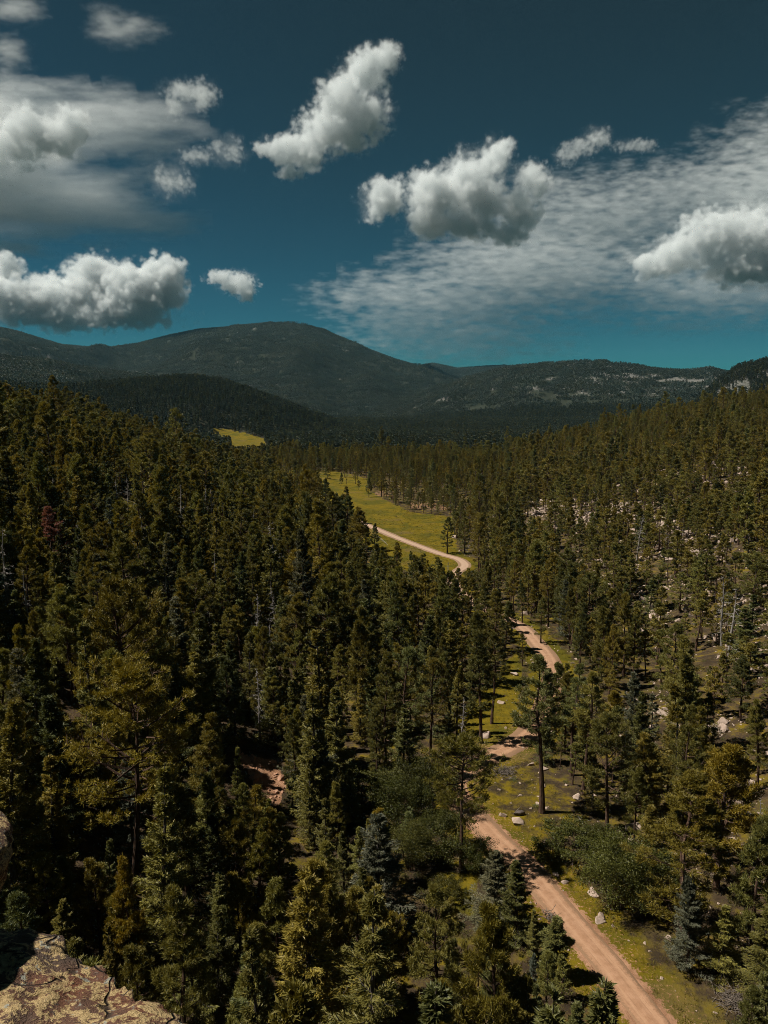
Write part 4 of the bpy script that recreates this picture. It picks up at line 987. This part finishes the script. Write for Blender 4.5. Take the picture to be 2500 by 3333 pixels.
# ------------------------------------------------------------------ clouds: real volumes far beyond the ridges
def cloud_material(name, col, aniso):
    m = bpy.data.materials.new(name); m.use_nodes = True; nt = m.node_tree; nt.nodes.clear()
    o = nt.nodes.new('ShaderNodeOutputMaterial'); v = nt.nodes.new('ShaderNodeVolumePrincipled'); nt.links.new(v.outputs[0], o.inputs['Volume'])
    v.inputs['Color'].default_value = col; v.inputs['Anisotropy'].default_value = aniso; v.inputs['Density'].default_value = 1.0; return m
CLOUD = cloud_material('cloud_droplets', (.945, .985, 1.0, 1), .0)
def cloud(label, blobs, dist, seed, dens=.02, vox=14, erode=.62, depth=1.1, stretch=(1, 1, 1), nscale=1.0, bias=.02, gain=3.6, turb=2.35, name='cloud', vdet=1.0, rag=.9):
    k = dist / F; r2 = random.Random(seed); Bl = []
    for (x, y, rx, ry) in blobs:
        v = ray(x, y); t = (dist + r2.uniform(-.5, .5) * min(rx, ry) * k) / v[1]; c = Vector((v[0] * t, v[1] * t, CAMZ + v[2] * t)); Bl.append((c, (rx * k, min(rx, ry) * k * depth, ry * k)))
    mn = Vector([min(c[i] - r[i] * 1.3 for c, r in Bl) for i in range(3)]); mx = Vector([max(c[i] + r[i] * 1.3 for c, r in Bl) for i in range(3)]); org = (mn + mx) / 2
    g = bpy.data.node_groups.new('cloud', 'GeometryNodeTree'); g.interface.new_socket('Geometry', in_out='OUTPUT', socket_type='NodeSocketGeometry'); q = NB(g); L = g.links
    out = q.n('NodeGroupOutput'); vc = q.n('GeometryNodeVolumeCube'); sm = q.n('GeometryNodeSetMaterial'); pos = q.n('GeometryNodeInputPosition').outputs[0]
    def vm(op, a, b=None):
        o = q.n('ShaderNodeVectorMath', operation=op); L.new(a, o.inputs[0])
        if b is not None: o.inputs[1].default_value = b
        return o
    acc = None
    for c, r in Bl:
        ln = vm('LENGTH', vm('DIVIDE', vm('SUBTRACT', pos, tuple(c - org)).outputs[0], r).outputs[0]).outputs['Value']
        v = q.math('SUBTRACT', 1.0, ln); acc = v if acc is None else q.math('SMOOTH_MAX', acc, v, .2)
    R = sum(min(r[0], r[2]) for c, r in Bl) / len(Bl)
    off = vm('MULTIPLY', vm('ADD', pos, (seed * 1731.3, seed * -911.7, seed * 317.1)).outputs[0], stretch).outputs[0]
    n1 = q.noise(off, 1.1 / R * nscale, 8, .71)
    vo = q.n('ShaderNodeTexVoronoi'); L.new(off, vo.inputs['Vector']); vo.inputs['Scale'].default_value = 2.3 / R * nscale; vo.inputs['Detail'].default_value = vdet; vo.inputs['Roughness'].default_value = .6
    f = q.math('ADD', acc, q.math('MULTIPLY', q.math('SUBTRACT', n1, .5), turb))
    f = q.math('SUBTRACT', f, q.math('MULTIPLY', q.math('SUBTRACT', vo.outputs['Distance'], .45), erode))
    if rag:   # break the outline into lobes, then add a thin torn fringe
        f = q.math('ADD', f, q.math('MULTIPLY', q.math('SUBTRACT', q.noise(off, .42 / R * nscale, 2, .5), .52), rag))
    den = q.math('MULTIPLY', q.math('SUBTRACT', f, bias), gain, clamp=True); den = q.math('POWER', den, 1.3)
    if rag:
        fr = q.math('ADD', q.math('MULTIPLY', acc, 1.0), q.math('MULTIPLY', q.math('SUBTRACT', q.noise(off, 2.2 / R * nscale, 8, .74, .5), .5), 3.2))
        den = q.math('ADD', den, q.math('MULTIPLY', q.math('MULTIPLY', q.math('SUBTRACT', fr, .12), 1.2, clamp=True), .22))
    den = q.math('MULTIPLY', q.math('MULTIPLY', den, q.ramp(acc, -.26, -.02)), dens)
    L.new(den, vc.inputs['Density']); vc.inputs['Min'].default_value = mn - org; vc.inputs['Max'].default_value = mx - org
    for i, a in enumerate('XYZ'): vc.inputs['Resolution ' + a].default_value = max(8, min(320, int((mx - mn)[i] / vox)))
    sm.inputs['Material'].default_value = CLOUD; L.new(vc.outputs[0], sm.inputs[0]); L.new(sm.outputs[0], out.inputs[0])
    o = link(name, bpy.data.meshes.new('cloud'), None, org); md = o.modifiers.new('droplets', 'NODES'); md.node_group = g
    tag(o, label, 'cloud', None, 'stuff'); return o
cloud('heaped white cumulus with grey flat base resting above the left mountain shoulder', [(40, 980, 120, 90), (180, 985, 140, 95), (330, 930, 120, 100), (430, 960, 130, 100), (530, 930, 85, 100), (300, 1030, 330, 60), (555, 885, 60, 50), (20, 870, 60, 50), (310, 870, 60, 50)], 13500, 1, .010, 15, bias=-.08)
cloud('tall leaning cumulus tower rising high in the dark sky', [(1240, 190, 70, 55), (1180, 250, 85, 75), (1120, 330, 95, 85), (1200, 370, 85, 75), (1060, 420, 95, 80), (985, 500, 95, 60), (890, 480, 65, 42), (1150, 440, 80, 60), (950, 560, 50, 30)], 5200, 2, .019, 7, bias=-.06, turb=3.1, gain=2.8)
cloud('ragged bright cumulus above the middle of the far ridges', [(1420, 640, 110, 90), (1520, 590, 100, 100), (1610, 530, 75, 75), (1730, 590, 70, 65), (1690, 680, 85, 80), (1250, 640, 95, 65), (1220, 690, 60, 40), (1400, 720, 100, 60), (1540, 740, 120, 55), (1650, 760, 70, 50), (1580, 640, 80, 80)], 7200, 3, .015, 9.5, bias=-.04, turb=3.1, gain=2.8)
cloud('bright cumulus with grey underside drifting above the rocky ridge', [(2300, 760, 110, 85), (2200, 830, 110, 80), (2420, 780, 150, 100), (2120, 860, 80, 50), (2400, 870, 190, 70), (2560, 800, 150, 120)], 11000, 4, .0085, 13, bias=-.10)
cloud('small curled puff of cloud beside the leaning tower', [(600, 300, 110, 45), (660, 310, 60, 55), (570, 350, 40, 60)], 5600, 5, .008, 8, erode=.7, turb=2.2, bias=.12)
cloud('small lone puff between the heaped cumulus and the sheet cloud', [(770, 920, 75, 45), (720, 905, 60, 30), (800, 950, 40, 40)], 12000, 6, .010, 10, erode=.55)
cloud('dark-bellied cumulus in front of the pale streaked cloud', [(120, 440, 160, 90), (230, 420, 70, 70), (40, 470, 110, 80)], 6000, 7, .016, 9)
cloud('row of small torn cloud wisps right of the leaning tower', [(1940, 450, 60, 45), (1850, 505, 60, 40), (2060, 475, 90, 28), (1900, 480, 60, 40)], 6500, 8, .007, 8, erode=.7, turb=2.2, bias=.12)
cloud('thin torn wisps between the streaked cloud and the leaning tower', [(560, 590, 90, 70), (640, 510, 100, 40), (740, 490, 80, 60)], 6800, 9, .006, 9, erode=.8, turb=2.6, bias=.2)
cloud('faint high wisp near the top of the sky', [(400, 100, 160, 60), (350, 70, 90, 60), (40, 30, 130, 50), (30, 170, 90, 60)], 9000, 10, .003, 14, stretch=(.5, 1, 1.4), erode=.5, turb=2.2, gain=1.5, bias=.1)
cloud('broad pale streaked cloud sheet filling the left sky', [(100, 640, 450, 170), (300, 700, 360, 100), (80, 400, 380, 170), (380, 420, 280, 120), (500, 730, 230, 60), (60, 760, 330, 80), (-150, 560, 350, 300)], 16500, 11, .0032, 28, stretch=(.34, .8, 1.6), nscale=1.3, erode=.1, depth=.30, turb=2.5, gain=1.2, bias=-.06, name='cloud_sheet', vdet=0.0, rag=0)
cloud('rippled altocumulus sheet spreading low over the far ridges', [(1500, 980, 460, 150), (1300, 960, 330, 90), (1500, 1110, 420, 110), (1150, 960, 160, 40), (2200, 1060, 260, 45), (1800, 900, 440, 170), (2250, 950, 450, 120), (2300, 640, 450, 140), (1950, 720, 440, 170), (2650, 700, 450, 360), (1650, 860, 400, 140), (1350, 1060, 300, 80)], 17500, 12, .0027, 28, stretch=(.75, 1, 2.6), nscale=3.0, erode=.2, depth=.28, turb=3.4, gain=1.15, bias=-.02, name='cloud_sheet', vdet=0.0, rag=0)

# ------------------------------------------------------------------ air between here and the far ridges
def build_haze():
    m = bpy.data.materials.new('thin_air'); m.use_nodes = True; nt = m.node_tree; nt.nodes.clear()
    o = nt.nodes.new('ShaderNodeOutputMaterial'); v = nt.nodes.new('ShaderNodeVolumePrincipled'); nt.links.new(v.outputs[0], o.inputs['Volume'])
    v.inputs['Color'].default_value = (.32, .76, 1.0, 1); v.inputs['Density'].default_value = HAZE; v.inputs['Anisotropy'].default_value = 0
    x, y0, y1, z0, z1 = 12300, -12300, 12300, -70, 790
    V = np.array([[a, b, c] for c in (z0, z1) for b in (y0, y1) for a in (-x, x)]); Q = np.array([[0, 2, 3, 1], [4, 5, 7, 6], [0, 1, 5, 4], [2, 6, 7, 3], [0, 4, 6, 2], [1, 3, 7, 5]])
    tag(link('haze', mesh_from('haze', V, Q, [m])), 'thin bluish summer haze filling the valley air', 'haze', None, 'stuff')
HAZE = 1.3e-5
build_haze()
